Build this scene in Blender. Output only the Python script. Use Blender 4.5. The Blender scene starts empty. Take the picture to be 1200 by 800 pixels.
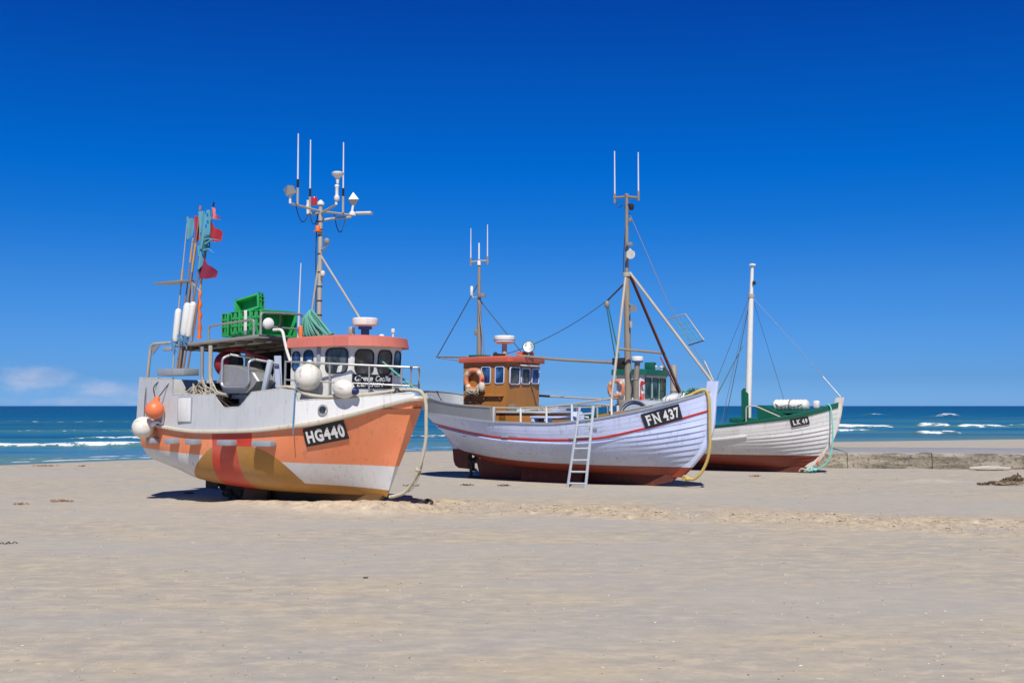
import bpy, bmesh, math, random
import numpy as np
from mathutils import Vector, Matrix, Quaternion
random.seed(7)
SC = bpy.context.scene
COL = SC.collection
R = math.radians

# ------------------------------------------------------------------ materials
MATS = {}
def nd(nt, typ, **kw):
    n = nt.nodes.new(typ)
    for k, v in kw.items(): setattr(n, k, v)
    return n
def newmat(name):
    m = bpy.data.materials.new(name); m.use_nodes = True
    nt = m.node_tree
    return m, nt, nt.nodes['Principled BSDF']
def setin(nt, sock, v):
    if isinstance(v, (int, float)): sock.default_value = v
    elif isinstance(v, (tuple, list)): sock.default_value = tuple(v) if len(v) == len(sock.default_value) else tuple(v) + (1,)
    else: nt.links.new(v, sock)
def math_(nt, op, a, b=0.0, c=None, clamp=False):
    n = nd(nt, 'ShaderNodeMath', operation=op); n.use_clamp = clamp
    setin(nt, n.inputs[0], a); setin(nt, n.inputs[1], b)
    if c is not None: setin(nt, n.inputs[2], c)
    return n.outputs[0]
def mix_(nt, fac, a, b, blend='MIX'):
    n = nd(nt, 'ShaderNodeMix', data_type='RGBA', blend_type=blend)
    setin(nt, n.inputs[0], fac); setin(nt, n.inputs[6], a); setin(nt, n.inputs[7], b)
    return n.outputs[2]
def noise_(nt, vec, scale, detail=4, rough=.55, out=0):
    n = nd(nt, 'ShaderNodeTexNoise'); n.inputs['Scale'].default_value = scale
    n.inputs['Detail'].default_value = detail; n.inputs['Roughness'].default_value = rough
    if vec is not None: nt.links.new(vec, n.inputs['Vector'])
    return n.outputs[out]
def map_(nt, vec, scale=(1,1,1), loc=(0,0,0), rot=(0,0,0)):
    n = nd(nt, 'ShaderNodeMapping'); n.inputs['Scale'].default_value = scale
    n.inputs['Location'].default_value = loc; n.inputs['Rotation'].default_value = rot
    nt.links.new(vec, n.inputs['Vector']); return n.outputs[0]
def ramp_(nt, fac, stops, interp='LINEAR'):
    n = nd(nt, 'ShaderNodeValToRGB'); cr = n.color_ramp; cr.interpolation = interp
    while len(cr.elements) < len(stops): cr.elements.new(.5)
    for e, (p, c) in zip(cr.elements, stops):
        e.position = p; e.color = c if len(c) == 4 else tuple(c) + (1,)
    nt.links.new(fac, n.inputs[0]); return n.outputs[0]
def step_(nt, v, lo, hi):
    n = nd(nt, 'ShaderNodeMapRange'); n.interpolation_type = 'SMOOTHSTEP'
    nt.links.new(v, n.inputs[0]); n.inputs[1].default_value = lo; n.inputs[2].default_value = hi
    return n.outputs[0]
def objco(nt): return nd(nt, 'ShaderNodeTexCoord').outputs['Object']
def bump_(nt, bs, h, strength=.3, dist=.02):
    n = nd(nt, 'ShaderNodeBump'); n.inputs['Strength'].default_value = strength
    n.inputs['Distance'].default_value = dist
    nt.links.new(h, n.inputs['Height']); nt.links.new(n.outputs[0], bs.inputs['Normal'])

def weather(nt, bs, co, col, rough, dirt=.25, dirtcol=(.16,.12,.08), rust=0.0, grain=0.25, bscale=30, bstr=.12, bdist=.01):
    """paint with tone variation, runs of dirt, and rust bloom"""
    n1 = noise_(nt, co, 1.7, 5)
    c = mix_(nt, math_(nt, 'MULTIPLY', step_(nt, n1, .3, .75), grain), col, mix_(nt, 1, col, (.68,.68,.70), 'MULTIPLY'))
    runs = noise_(nt, map_(nt, co, (7, 7, .55)), 1.6, 5, .65)
    spots = noise_(nt, co, 9, 6, .7)
    d = math_(nt, 'MULTIPLY', step_(nt, runs, .52, .72), step_(nt, spots, .30, .62))
    c = mix_(nt, math_(nt, 'MULTIPLY', d, dirt), c, dirtcol)
    if rust > 0:
        rn = noise_(nt, map_(nt, co, (3, 3, 1.1), (5, 2, 1)), 2.3, 8, .75)
        c = mix_(nt, math_(nt, 'MULTIPLY', step_(nt, rn, .585, .66), rust), c, (.22,.075,.025))
    nt.links.new(c, bs.inputs['Base Color'])
    rr = math_(nt, 'ADD', math_(nt, 'MULTIPLY', spots, .25), rough - .1)
    nt.links.new(rr, bs.inputs['Roughness'])
    bump_(nt, bs, noise_(nt, co, bscale, 5), bstr, bdist)
    return c

def paint(name, col, rough=.45, metallic=0, dirt=.25, rust=0.0, grain=.25, **kw):
    if name in MATS: return MATS[name]
    m, nt, bs = newmat(name)
    bs.inputs['Metallic'].default_value = metallic
    weather(nt, bs, objco(nt), tuple(col) + (1,), rough, dirt, rust=rust, grain=grain, **kw)
    MATS[name] = m; return m

WHITE  = paint('white_paint', (.75,.745,.715), .38, dirt=.3, rust=.25)
CREAM  = paint('cream_paint', (.62,.57,.45), .5, dirt=.6, rust=.3)
BLUISH = paint('pale_blue_paint', (.55,.65,.93), .4, dirt=.2)
AFTW   = paint('off_white_paint', (.535,.55,.555), .42, dirt=.3, rust=.2)
GREYP  = paint('grey_paint', (.30,.33,.36), .45, dirt=.35, rust=.25)
LGREY  = paint('light_grey_paint', (.48,.53,.58), .42, dirt=.35)
OCHRE  = paint('ochre_paint', (.41,.17,.035), .42, dirt=.35, rust=.1)
ROOFR  = paint('faded_red_paint', (.62,.125,.075), .5, dirt=.3, grain=.5)
ROOFP  = paint('salmon_roof_paint', (.60,.17,.125), .55, dirt=.35, grain=.5)
GREEN  = paint('dark_green_paint', (.005,.115,.068), .4, dirt=.2)
GALV   = paint('galvanised_steel', (.42,.42,.40), .45, .55, dirt=.4, rust=.2)
ALU    = paint('brushed_aluminium', (.55,.56,.56), .38, .75, dirt=.25)
MASTB  = paint('weathered_tan_mast', (.30,.25,.19), .55, .1, dirt=.5, rust=.2)
BEIGEM = paint('beige_steel', (.45,.41,.34), .5, .1, dirt=.4, rust=.2)
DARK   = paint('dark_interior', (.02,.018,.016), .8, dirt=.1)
BROWN  = paint('rust_brown_panel', (.16,.055,.03), .6, dirt=.4)
BLACKP = paint('black_plate', (.012,.013,.016), .5, dirt=.12)
NAVY   = paint('navy_plate', (.012,.018,.035), .45, dirt=.12)
LETTER = paint('white_lettering', (.80,.80,.78), .5, dirt=.12)
RUBBER = paint('black_rubber', (.018,.018,.018), .6, dirt=.3)
REDP   = paint('bright_red_paint', (.55,.025,.015), .4, dirt=.2)
DKRED  = paint('dark_red_plastic', (.35,.02,.025), .45)
ANTI   = paint('shaded_antifouling_red', (.11,.024,.014), .7, dirt=.5, grain=.5)  # bottom red taken darker: the keel's shade is put into the colour
OCHK   = paint('shaded_ochre_keel', (.17,.09,.03), .7, dirt=.8, grain=.6)  # muddy ochre, darkened so the colour carries the shade under the hull
MUD    = paint('muddy_steel', (.055,.042,.035), .85, dirt=.6, grain=.6)
WOODT  = paint('varnished_wood', (.36,.17,.05), .5, dirt=.3)
WOODG  = paint('grey_wood', (.26,.22,.17), .8, dirt=.6, grain=.7)
ROPEC  = paint('cream_rope', (.52,.48,.36), .9, dirt=.6, grain=.5, bscale=60, bstr=.6)
ROPEY  = paint('yellow_rope', (.58,.42,.12), .9, dirt=.5, grain=.5, bscale=60, bstr=.6)
ROPET  = paint('teal_rope', (.13,.40,.31), .9, dirt=.5, grain=.6, bscale=60, bstr=.6)
ROPEM  = paint('mint_rope', (.20,.62,.50), .85, dirt=.2, bscale=60, bstr=.5)
ROPEB  = paint('blue_rope', (.08,.25,.45), .9)
ROPED  = paint('dark_wire', (.05,.05,.05), .6)
WIRE   = paint('steel_wire', (.14,.15,.17), .45, .3)
PVCW   = paint('white_plastic', (.78,.77,.72), .4, dirt=.3)
ANT    = paint('white_fibreglass', (.70,.70,.72), .45, dirt=.1)
FENW   = paint('white_fender_vinyl', (.76,.73,.64), .4, dirt=.8, rust=.35, grain=.45)
FENO   = paint('orange_fender_vinyl', (.85,.20,.075), .4, dirt=.2)
BLUEE  = paint('blue_fender_end', (.01,.02,.12), .4)
ORNG   = paint('orange_plastic', (.80,.17,.03), .5, dirt=.2, grain=.5)
CRATE  = paint('green_crate_plastic', (.025,.42,.11), .5, dirt=.6, dirtcol=(.14,.20,.10), grain=.7)
RINGO  = paint('faded_orange_ring', (.62,.21,.10), .6, dirt=.5, grain=.5)
RINGB  = paint('pale_ring_band', (.60,.52,.44), .6, dirt=.5)
FLTEAL = paint('teal_flag_cloth', (.10,.34,.44), .85, grain=.4)
FLDTEAL= paint('dark_teal_flag_cloth', (.02,.13,.17), .85, grain=.4)
FLRED  = paint('red_flag_cloth', (.45,.025,.04), .85, grain=.4)
FLPINK = paint('pink_flag_cloth', (.75,.20,.20), .85, grain=.4)
FLWINE = paint('wine_flag_cloth', (.26,.02,.06), .85, grain=.5)
STICK  = paint('brown_stick', (.30,.17,.08), .8, dirt=.5)
STICKY = paint('yellow_stick', (.62,.33,.05), .7, dirt=.4)
TARPB  = paint('pale_blue_cloth', (.42,.47,.60), .85)
BLUEP  = paint('blue_paint', (.03,.12,.30), .5)
REDL   = paint('red_lens', (.45,.03,.03), .2)
NETG   = paint('dark_net', (.045,.04,.035), .95, grain=.8, bscale=80, bstr=.9)

def glassmat(name, col=(.012,.016,.022), rough=.06):
    m, nt, bs = newmat(name)
    co = objco(nt)
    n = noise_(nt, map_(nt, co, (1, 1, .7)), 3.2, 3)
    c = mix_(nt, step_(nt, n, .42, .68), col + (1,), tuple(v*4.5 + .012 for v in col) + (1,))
    nt.links.new(c, bs.inputs['Base Color'])
    bs.inputs['Roughness'].default_value = rough
    bs.inputs['Specular IOR Level'].default_value = .6
    return m
GLASS = glassmat('dark_window_glass', (.022,.026,.03))
GLASSB = glassmat('blue_window_glass', (.008,.03,.085))
LENS = glassmat('lamp_lens', (.35,.36,.36), .1)

# HG hull: orange / white / ochre arch / red band painted by hull position
def hull_hg_mat():
    m, nt, bs = newmat('orange_hull_paint')
    co = objco(nt)
    sx = nd(nt, 'ShaderNodeSeparateXYZ'); nt.links.new(co, sx.inputs[0])
    X, Z = sx.outputs[0], sx.outputs[2]
    def above(expr, soft=.008): return step_(nt, expr, -soft, soft)
    # white band under the orange
    w = math_(nt, 'SUBTRACT', math_(nt, 'ADD', Z, math_(nt, 'MULTIPLY', X, .042)), 1.17)
    col = mix_(nt, above(w), (.70,.70,.68,1), (.86,.27,.115,1))
    # ochre arch
    xa = math_(nt, 'SUBTRACT', X, .30)
    # right flank slower than left flank: two parabolas
    tq = math_(nt, 'DIVIDE', math_(nt, 'MAXIMUM', math_(nt, 'SUBTRACT', X, .70), 0.0), 1.15)
    r = math_(nt, 'ADD', .45, math_(nt, 'POWER', math_(nt, 'MAXIMUM', math_(nt, 'SUBTRACT', 1.0, math_(nt, 'POWER', tq, 2.2)), 0.0001), .556))
    l = math_(nt, 'MULTIPLY', math_(nt, 'POWER', math_(nt, 'ABSOLUTE', math_(nt, 'MINIMUM', math_(nt, 'ADD', X, .45), 0.0)), 1.2), .63)
    arch = math_(nt, 'SUBTRACT', math_(nt, 'SUBTRACT', r, l), Z)
    col = mix_(nt, above(arch), col, (.42,.20,.035,1))
    boot = math_(nt, 'SUBTRACT', math_(nt, 'SUBTRACT', .755, math_(nt, 'MULTIPLY', X, .085)), Z)
    bx = math_(nt, 'MULTIPLY', above(boot), step_(nt, X, -1.4, -1.3))
    col = mix_(nt, bx, col, (.42,.20,.035,1))
    # red band
    inx = math_(nt, 'MULTIPLY', step_(nt, math_(nt, 'SUBTRACT', X, math_(nt, 'MULTIPLY', math_(nt, 'MINIMUM', math_(nt, 'SUBTRACT', Z, 1.4), 0.0), .27)), -.528, -.512), math_(nt, 'SUBTRACT', 1.0, step_(nt, X, .322, .338)))
    inx2 = math_(nt, 'MULTIPLY', math_(nt, 'MULTIPLY', step_(nt, X, .32, .33), math_(nt, 'SUBTRACT', 1.0, step_(nt, X, .85, .866))), step_(nt, Z, 1.44, 1.455))
    col = mix_(nt, math_(nt, 'MAXIMUM', inx, inx2), col, (.58,.045,.02,1))
    # sun-bleached patches on the orange
    bl = noise_(nt, map_(nt, co, (.7,.7,1.3)), 1.1, 4)
    col = mix_(nt, math_(nt, 'MULTIPLY', step_(nt, bl, .45, .75), .28), col, mix_(nt, .5, col, (.85,.55,.40,1)))
    # panel seam of a welded plate
    seam = math_(nt, 'MULTIPLY', step_(nt, X, -1.545, -1.535), math_(nt, 'SUBTRACT', 1.0, step_(nt, X, -1.525, -1.515)))
    col = mix_(nt, math_(nt, 'MULTIPLY', seam, .5), col, (.45,.10,.02,1))
    weather(nt, bs, co, col, .4, .34, rust=.35, grain=.28)
    return m
HULL_HG = hull_hg_mat()

def hull_wood_mat(name, topc, botc, z0, zslope, top2=None, z2=None):
    m, nt, bs = newmat(name)
    co = objco(nt)
    sx = nd(nt, 'ShaderNodeSeparateXYZ'); nt.links.new(co, sx.inputs[0])
    X, Z = sx.outputs[0], sx.outputs[2]
    wl = math_(nt, 'SUBTRACT', Z, math_(nt, 'ADD', math_(nt, 'MULTIPLY', X, zslope), z0))
    # curved water line: quadratic term lifts it towards the stern
    wl = math_(nt, 'SUBTRACT', wl, math_(nt, 'MULTIPLY', math_(nt, 'POWER', math_(nt, 'ABSOLUTE', math_(nt, 'MINIMUM', X, 0.0)), 2.0), .012))
    up = topc
    if top2:
        up = mix_(nt, step_(nt, math_(nt, 'SUBTRACT', Z, math_(nt, 'ADD', z2[0], math_(nt, 'MULTIPLY', X, z2[1]))), -.01, .01), topc, top2)
    grunge = noise_(nt, map_(nt, co, (1.2, 1.2, 4)), 1.5, 6, .7)
    edge = math_(nt, 'MULTIPLY', math_(nt, 'SUBTRACT', grunge, .5), .06)
    f = step_(nt, math_(nt, 'ADD', wl, math_(nt, 'MULTIPLY', edge, .25)), -.008, .008)
    dirt_shade_low = math_(nt, 'MULTIPLY', math_(nt, 'SUBTRACT', 1.0, step_(nt, wl, .1, .85)), math_(nt, 'MULTIPLY', grunge, .95))  # greys the lower topsides: grime plus painted shade of the inward-curving side
    up2 = mix_(nt, dirt_shade_low, up, (.40,.40,.40,1))
    lowscuff = mix_(nt, math_(nt, 'MULTIPLY', step_(nt, noise_(nt, map_(nt, co, (.8, .8, 3)), 2.2, 8, .75), .5, .72), .5), botc, (.10,.045,.03,1))
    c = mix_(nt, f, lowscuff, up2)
    weather(nt, bs, co, c, .42, .38, rust=.3, grain=.25)
    return m
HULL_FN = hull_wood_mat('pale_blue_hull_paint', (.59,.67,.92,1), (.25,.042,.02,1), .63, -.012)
HULL_LK = hull_wood_mat('white_hull_paint', (.76,.75,.72,1), (.22,.036,.018,1), .64, -.004)

# ------------------------------------------------------------------ mesh builder
def frame_from(d):
    d = Vector(d).normalized()
    a = Vector((0,0,1)) if abs(d.z) < .9 else Vector((1,0,0))
    x = a.cross(d).normalized(); y = d.cross(x)
    return x, y
class MB:
    def __init__(s): s.v = []; s.f = []; s.m = []
    def add(s, vs, fs, m=0):
        o = len(s.v); s.v += [tuple(v) for v in vs]
        s.f += [tuple(i + o for i in f) for f in fs]; s.m += [m] * len(fs)
        return s
    def box(s, c, size, rot=None, bev=.012, m=0):
        bm = bmesh.new(); bmesh.ops.create_cube(bm, size=1)
        bmesh.ops.scale(bm, vec=size, verts=bm.verts)
        b = min(bev, min(size) * .3)
        if b > 0: bmesh.ops.bevel(bm, geom=bm.edges[:], offset=b, segments=2, affect='EDGES', profile=.5)
        M = Matrix.Translation(c) @ (rot.to_matrix().to_4x4() if rot is not None else Matrix())
        bm.verts.index_update()
        s.add([M @ v.co for v in bm.verts], [[v.index for v in f.verts] for f in bm.faces], m)
        bm.free(); return s
    def rbox(s, c, size, rz=0, rx=0, ry=0, bev=.012, m=0):
        q = Quaternion((0,0,1), rz) @ Quaternion((0,1,0), ry) @ Quaternion((1,0,0), rx)
        return s.box(c, size, q, bev, m)
    def tube(s, pts, r, n=8, m=0, closed=False):
        pts = [Vector(p) for p in pts]; N = len(pts)
        rs = r if isinstance(r, (list, tuple)) else [r] * N
        x = None; vs = []
        for i, p in enumerate(pts):
            if closed: t = pts[(i+1) % N] - pts[i-1]
            else: t = pts[min(i+1, N-1)] - pts[max(i-1, 0)]
            t.normalize()
            if x is None: x, y = frame_from(t)
            else:
                x = (x - t * x.dot(t))
                if x.length < 1e-5: x, y = frame_from(t)
                x.normalize(); y = t.cross(x)
            for k in range(n):
                a = 2*math.pi*k/n
                vs.append(p + x*math.cos(a)*rs[i] + y*math.sin(a)*rs[i])
        fs = []
        for i in range(N if closed else N-1):
            j = (i+1) % N
            for k in range(n):
                fs.append((i*n+k, i*n+(k+1)%n, j*n+(k+1)%n, j*n+k))
        if not closed:
            fs.append(tuple(range(n))[::-1]); fs.append(tuple((N-1)*n + k for k in range(n)))
        return s.add(vs, fs, m)
    def lathe(s, prof, o, axis=(0,0,1), n=20, m=0):
        ax = Vector(axis).normalized(); x, y = frame_from(ax); o = Vector(o)
        vs = []; fs = []
        for (r, z) in prof:
            r = max(r, 1e-4)
            for k in range(n):
                a = 2*math.pi*k/n
                vs.append(o + ax*z + (x*math.cos(a) + y*math.sin(a))*r)
        for i in range(len(prof)-1):
            for k in range(n):
                fs.append((i*n+k, i*n+(k+1)%n, (i+1)*n+(k+1)%n, (i+1)*n+k))
        fs.append(tuple(range(n))[::-1]); fs.append(tuple((len(prof)-1)*n + k for k in range(n)))
        return s.add(vs, fs, m)
    def ball(s, c, r, axis=(0,0,1), n=20, k=12, m=0):
        if isinstance(r, (int, float)): r = (r, r)
        prof = [(r[0]*math.sin(math.pi*i/k), -r[1]*math.cos(math.pi*i/k)) for i in range(k+1)]
        return s.lathe(prof, c, axis, n, m)
    def prism(s, poly, z0, z1, axis='z', m=0):
        n = len(poly)
        def P(a, b, c): return {'z': (a,b,c), 'y': (a,c,b), 'x': (c,a,b)}[axis]
        vs = [P(a,b,z0) for a,b in poly] + [P(a,b,z1) for a,b in poly]
        fs = [tuple(range(n))[::-1], tuple(range(n, 2*n))] + [(i,(i+1)%n,n+(i+1)%n,n+i) for i in range(n)]
        return s.add(vs, fs, m)
    def loft(s, rings, m=0, cap=True, closed=True):
        n = len(rings[0]); vs = [p for r in rings for p in r]; fs = []
        for i in range(len(rings)-1):
            for k in range(n if closed else n-1):
                fs.append((i*n+k, i*n+(k+1)%n, (i+1)*n+(k+1)%n, (i+1)*n+k))
        if cap and closed:
            fs.append(tuple(range(n))[::-1]); fs.append(tuple((len(rings)-1)*n+k for k in range(n)))
        return s.add(vs, fs, m)
    def build(s, name, mats, parent=None, smooth=38, fix=True):
        me = bpy.data.meshes.new(name)
        me.from_pydata(s.v, [], s.f)
        mats = mats if isinstance(mats, (list, tuple)) else [mats]
        for mt in mats: me.materials.append(mt)
        me.polygons.foreach_set('material_index', s.m)
        if fix:
            bm = bmesh.new(); bm.from_mesh(me)
            bmesh.ops.recalc_face_normals(bm, faces=bm.faces); bm.to_mesh(me); bm.free()
        me.polygons.foreach_set('use_smooth', [True]*len(me.polygons))
        me.set_sharp_from_angle(angle=R(smooth))
        o = bpy.data.objects.new(name, me); COL.objects.link(o)
        if parent: o.parent = parent
        return o
def tag(o, label=None, cat=None, group=None, kind=None):
    if label: o['label'] = label
    if cat: o['category'] = cat
    if group: o['group'] = group
    if kind: o['kind'] = kind
    return o
def empty(name, loc=(0,0,0), rz=0, label=None, cat=None, group=None):
    o = bpy.data.objects.new(name, None); COL.objects.link(o)
    o.location = loc; o.rotation_euler = (0,0,rz); o.empty_display_size = .3
    return tag(o, label, cat, group)
def tb(name, pts, r, mat, parent, n=8): return MB().tube(pts, r, n).build(name, mat, parent)
def bez(pts, sub=8):
    """smooth Catmull-Rom through points"""
    P = [Vector(p) for p in pts]; P = [P[0]*2-P[1]] + P + [P[-1]*2-P[-2]]; out = []
    for i in range(1, len(P)-2):
        a,b,c,d = P[i-1:i+3]
        for k in range(sub):
            t = k/sub
            out.append(.5*((2*b)+(c-a)*t+(2*a-5*b+4*c-d)*t*t+(3*b-a-3*c+d)*t**3))
    out.append(P[-2]); return out
def fillet(pts, r=.12, k=4):
    P = [Vector(p) for p in pts]; out = [P[0]]
    for i in range(1, len(P)-1):
        a,b,c = P[i-1:i+2]; rr = min(r, (a-b).length*.45, (c-b).length*.45)
        p, q = b+(a-b).normalized()*rr, b+(c-b).normalized()*rr
        for j in range(k+1):
            t = j/k; out.append(p*(1-t)**2 + b*2*t*(1-t) + q*t*t)
    out.append(P[-1]); return out
def sag(a, b, s, n=12):
    a, b = Vector(a), Vector(b)
    return [a.lerp(b, i/n) - Vector((0,0,s*4*(i/n)*(1-i/n))) for i in range(n+1)]

# ------------------------------------------------------------------ noise + ground
_rs = np.random.RandomState(3); _perm = _rs.rand(512, 512)
def vn(x, y, s=0):
    x = np.asarray(x, float) + s*17.3; y = np.asarray(y, float) + s*9.1
    xi = np.floor(x).astype(int); yi = np.floor(y).astype(int); fx = x-xi; fy = y-yi
    fx = fx*fx*(3-2*fx); fy = fy*fy*(3-2*fy)
    g = lambda a, b: _perm[a % 512, b % 512]
    return (g(xi,yi)*(1-fx)+g(xi+1,yi)*fx)*(1-fy) + (g(xi,yi+1)*(1-fx)+g(xi+1,yi+1)*fx)*fy
def fbm(x, y, o=4, s=0):
    t = 0; a = .5
    for i in range(o): t = t + a*vn(x, y, s+i); x = x*2.03; y = y*2.03; a *= .5
    return t
def sstep(a, b, x): t = np.clip((x-a)/(b-a), 0, 1); return t*t*(3-2*t)
SHX = [-400,-60,-40,-22,-17.5,-4.7,10,22,38,80,400]; SHY = [-150,22,36,50.5,55.5,65.5,73,81.5,88,98,150]
SEA = -.12
def shore(x): return np.interp(x, SHX, SHY)
BERM = [(-6.5,28.6),(-2.4,27.6),(3.6,25.3),(4.6,25.0),(10,22.3),(18,19.2),(40,12)]
def berm_d(x, y):
    yc = np.interp(x, [p[0] for p in BERM], [p[1] for p in BERM]); return y - yc
def rough_mask(x, y):
    d = berm_d(x, y); w = 1.25 + .9*vn(x*.35, x*0, 5) + .5*sstep(4, 9, x)
    e = sstep(-5.2,-3.4,x) * (1-.75*np.exp(-((x-3.95)/.6)**2))
    m = np.exp(-(d/w)**4) * e
    return np.clip(m * (.15+1.25*vn(x*.8, y*.8, 2)), 0, 1)
def mound(x, y):
    # heap of dug sand along the orange boat's keel and bow
    px = [-7.4,-6.0,-4.6,-3.6,-2.9,-2.0]; py = [28.1,27.45,26.55,26.0,25.85,26.5]
    yc = np.interp(x, px, py)
    h = np.interp(x, [-7.6,-6.4,-5.3,-4.0,-3.1,-2.4,-1.2], [0,.13,.17,.20,.27,.16,0])
    return h*np.exp(-((y-yc)/.55)**2)
def ground(x, y):
    x = np.asarray(x, float); y = np.asarray(y, float)
    z = .035*(fbm(x*.12, y*.12, 3, 1)-.45)
    z = z + .012*(fbm(x*.45, y*1.1, 3, 7)-.45)
    rm = rough_mask(x, y)
    z = z + rm*(.04 + .11*(fbm(x*2.0, y*1.7, 3, 11)-.45) + .16*(fbm(x*8.5, y*5.5, 3, 13)-.45))
    mo = mound(x, y)
    z = z + mo*(.8 + .5*fbm(x*3, y*3, 3, 21))
    d = y - (shore(x) - 7)
    z = z - np.where(d > 0, .0*d, 0) - sstep(0, 7, d)*.15 - np.clip(d-7, 0, 60)*.04
    # bow foot of the pale blue boat and the drift by the wall
    z = z + .10*np.exp(-(((x-13.3)/1.1)**2 + ((y-36.2)/.35)**2))*(.7+.6*fbm(x*4, y*4, 3, 4))
    return z
def gz(x, y): return float(ground(np.array([x]), np.array([y]))[0])

def grid_obj(name, XX, YY, ZZ, mat, attrs=None):
    ny, nx = XX.shape
    me = bpy.data.meshes.new(name)
    co = np.stack([XX, YY, ZZ], -1).reshape(-1, 3)
    i = np.arange(ny*nx).reshape(ny, nx)
    q = np.stack([i[:-1,:-1], i[:-1,1:], i[1:,1:], i[1:,:-1]], -1).reshape(-1, 4)
    me.vertices.add(len(co)); me.vertices.foreach_set('co', co.ravel())
    me.loops.add(q.size); me.loops.foreach_set('vertex_index', q.ravel().astype(np.int32))
    me.polygons.add(len(q)); me.polygons.foreach_set('loop_start', np.arange(0, q.size, 4, dtype=np.int32))
    me.polygons.foreach_set('use_smooth', np.ones(len(q), bool))
    me.update(calc_edges=True); me.validate()
    for k, v in (attrs or {}).items():
        a = me.attributes.new(k, 'FLOAT', 'POINT'); a.data.foreach_set('value', v.reshape(-1).astype(np.float32))
    me.materials.append(mat)
    o = bpy.data.objects.new(name, me); COL.objects.link(o); return o

def sand_material():
    m, nt, bs = newmat('beach_sand')
    geo = nd(nt, 'ShaderNodeNewGeometry'); P = geo.outputs['Position']
    at = nd(nt, 'ShaderNodeAttribute', attribute_name='rough').outputs['Fac']
    wet = nd(nt, 'ShaderNodeAttribute', attribute_name='wet').outputs['Fac']
    streak = noise_(nt, map_(nt, P, (.35, .65, 1), rot=(0,0,.10)), 1.0, 9, .68)
    fine = noise_(nt, map_(nt, P, (1.0, 1.7, 1), rot=(0,0,-.05)), 2.2, 10, .74)
    big = noise_(nt, map_(nt, P, (.08, .2, 1)), 1.0, 3)
    c = ramp_(nt, streak, [(.36,(.378,.352,.318)),(.5,(.418,.372,.310)),(.64,(.465,.398,.300))])
    c = mix_(nt, math_(nt, 'MULTIPLY', step_(nt, fine, .505, .60), .62), c, (.545,.475,.365,1))
    c = mix_(nt, math_(nt, 'MULTIPLY', step_(nt, fine, .49, .40), .62), c, (.325,.308,.285,1))
    c = mix_(nt, math_(nt, 'MULTIPLY', step_(nt, big, .42, .60), .6), c, (.395,.375,.35,1))
    rn = noise_(nt, P, 3.0, 7, .7)
    rc = ramp_(nt, rn, [(.3,(.30,.235,.16)),(.46,(.48,.39,.28)),(.56,(.56,.46,.33)),(.7,(.72,.63,.49))])
    pit = noise_(nt, map_(nt, P, (1, .8, 1)), 7.5, 6, .8)
    rc = mix_(nt, math_(nt, 'MULTIPLY', step_(nt, pit, .555, .62), .8), rc, (.17,.125,.085,1))
    c = mix_(nt, math_(nt, 'MULTIPLY', at, .85), c, rc)
    c = mix_(nt, math_(nt, 'MULTIPLY', wet, .55), c, (.20,.185,.165,1))
    # scattered dark specks: weed crumbs and pebbles
    vo = nd(nt, 'ShaderNodeTexVoronoi'); vo.inputs['Scale'].default_value = 1.35; nt.links.new(map_(nt, P, (1,1.5,1)), vo.inputs['Vector'])
    wn = nd(nt, 'ShaderNodeSeparateColor'); nt.links.new(vo.outputs['Color'], wn.inputs[0])
    sp = math_(nt, 'MULTIPLY', math_(nt, 'LESS_THAN', math_(nt, 'ADD', vo.outputs['Distance'], math_(nt, 'MULTIPLY', rn, .04)), .055), math_(nt, 'GREATER_THAN', wn.outputs[0], .72))
    c = mix_(nt, math_(nt, 'MULTIPLY', sp, .55), c, (.16,.125,.09,1))
    vs = nd(nt, 'ShaderNodeTexVoronoi'); vs.inputs['Scale'].default_value = 2.1; nt.links.new(map_(nt, P, (1,1.3,1),(3,1,0)), vs.inputs['Vector'])
    ws = nd(nt, 'ShaderNodeSeparateColor'); nt.links.new(vs.outputs['Color'], ws.inputs[0])
    sl = math_(nt, 'MULTIPLY', math_(nt, 'LESS_THAN', math_(nt, 'ADD', vs.outputs['Distance'], math_(nt, 'MULTIPLY', rn, .03)), .035), math_(nt, 'GREATER_THAN', ws.outputs[1], .8))
    c = mix_(nt, math_(nt, 'MULTIPLY', sl, .7), c, (.62,.58,.52,1))
    c = mix_(nt, 1.0, c, (1.01,1.0,.965,1), 'MULTIPLY')
    nt.links.new(c, bs.inputs['Base Color'])
    nt.links.new(math_(nt, 'SUBTRACT', .95, math_(nt, 'MULTIPLY', wet, .55)), bs.inputs['Roughness'])
    bs.inputs['Specular IOR Level'].default_value = .25
    dry = math_(nt, 'SUBTRACT', 1.0, math_(nt, 'MULTIPLY', wet, .9))
    rip = noise_(nt, map_(nt, P, (.9, 1.8, 1)), 1.6, 6, .62)
    h = math_(nt, 'ADD', math_(nt, 'MULTIPLY', rip, .6), math_(nt, 'MULTIPLY', fine, .8))
    h = math_(nt, 'ADD', h, math_(nt, 'MULTIPLY', noise_(nt, P, 38, 3, .7), .22))
    h = math_(nt, 'ADD', h, math_(nt, 'MULTIPLY', math_(nt, 'MULTIPLY', rn, at), 4.0))
    bump_(nt, bs, math_(nt, 'MULTIPLY', h, dry), .50, .03)
    return m

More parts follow.
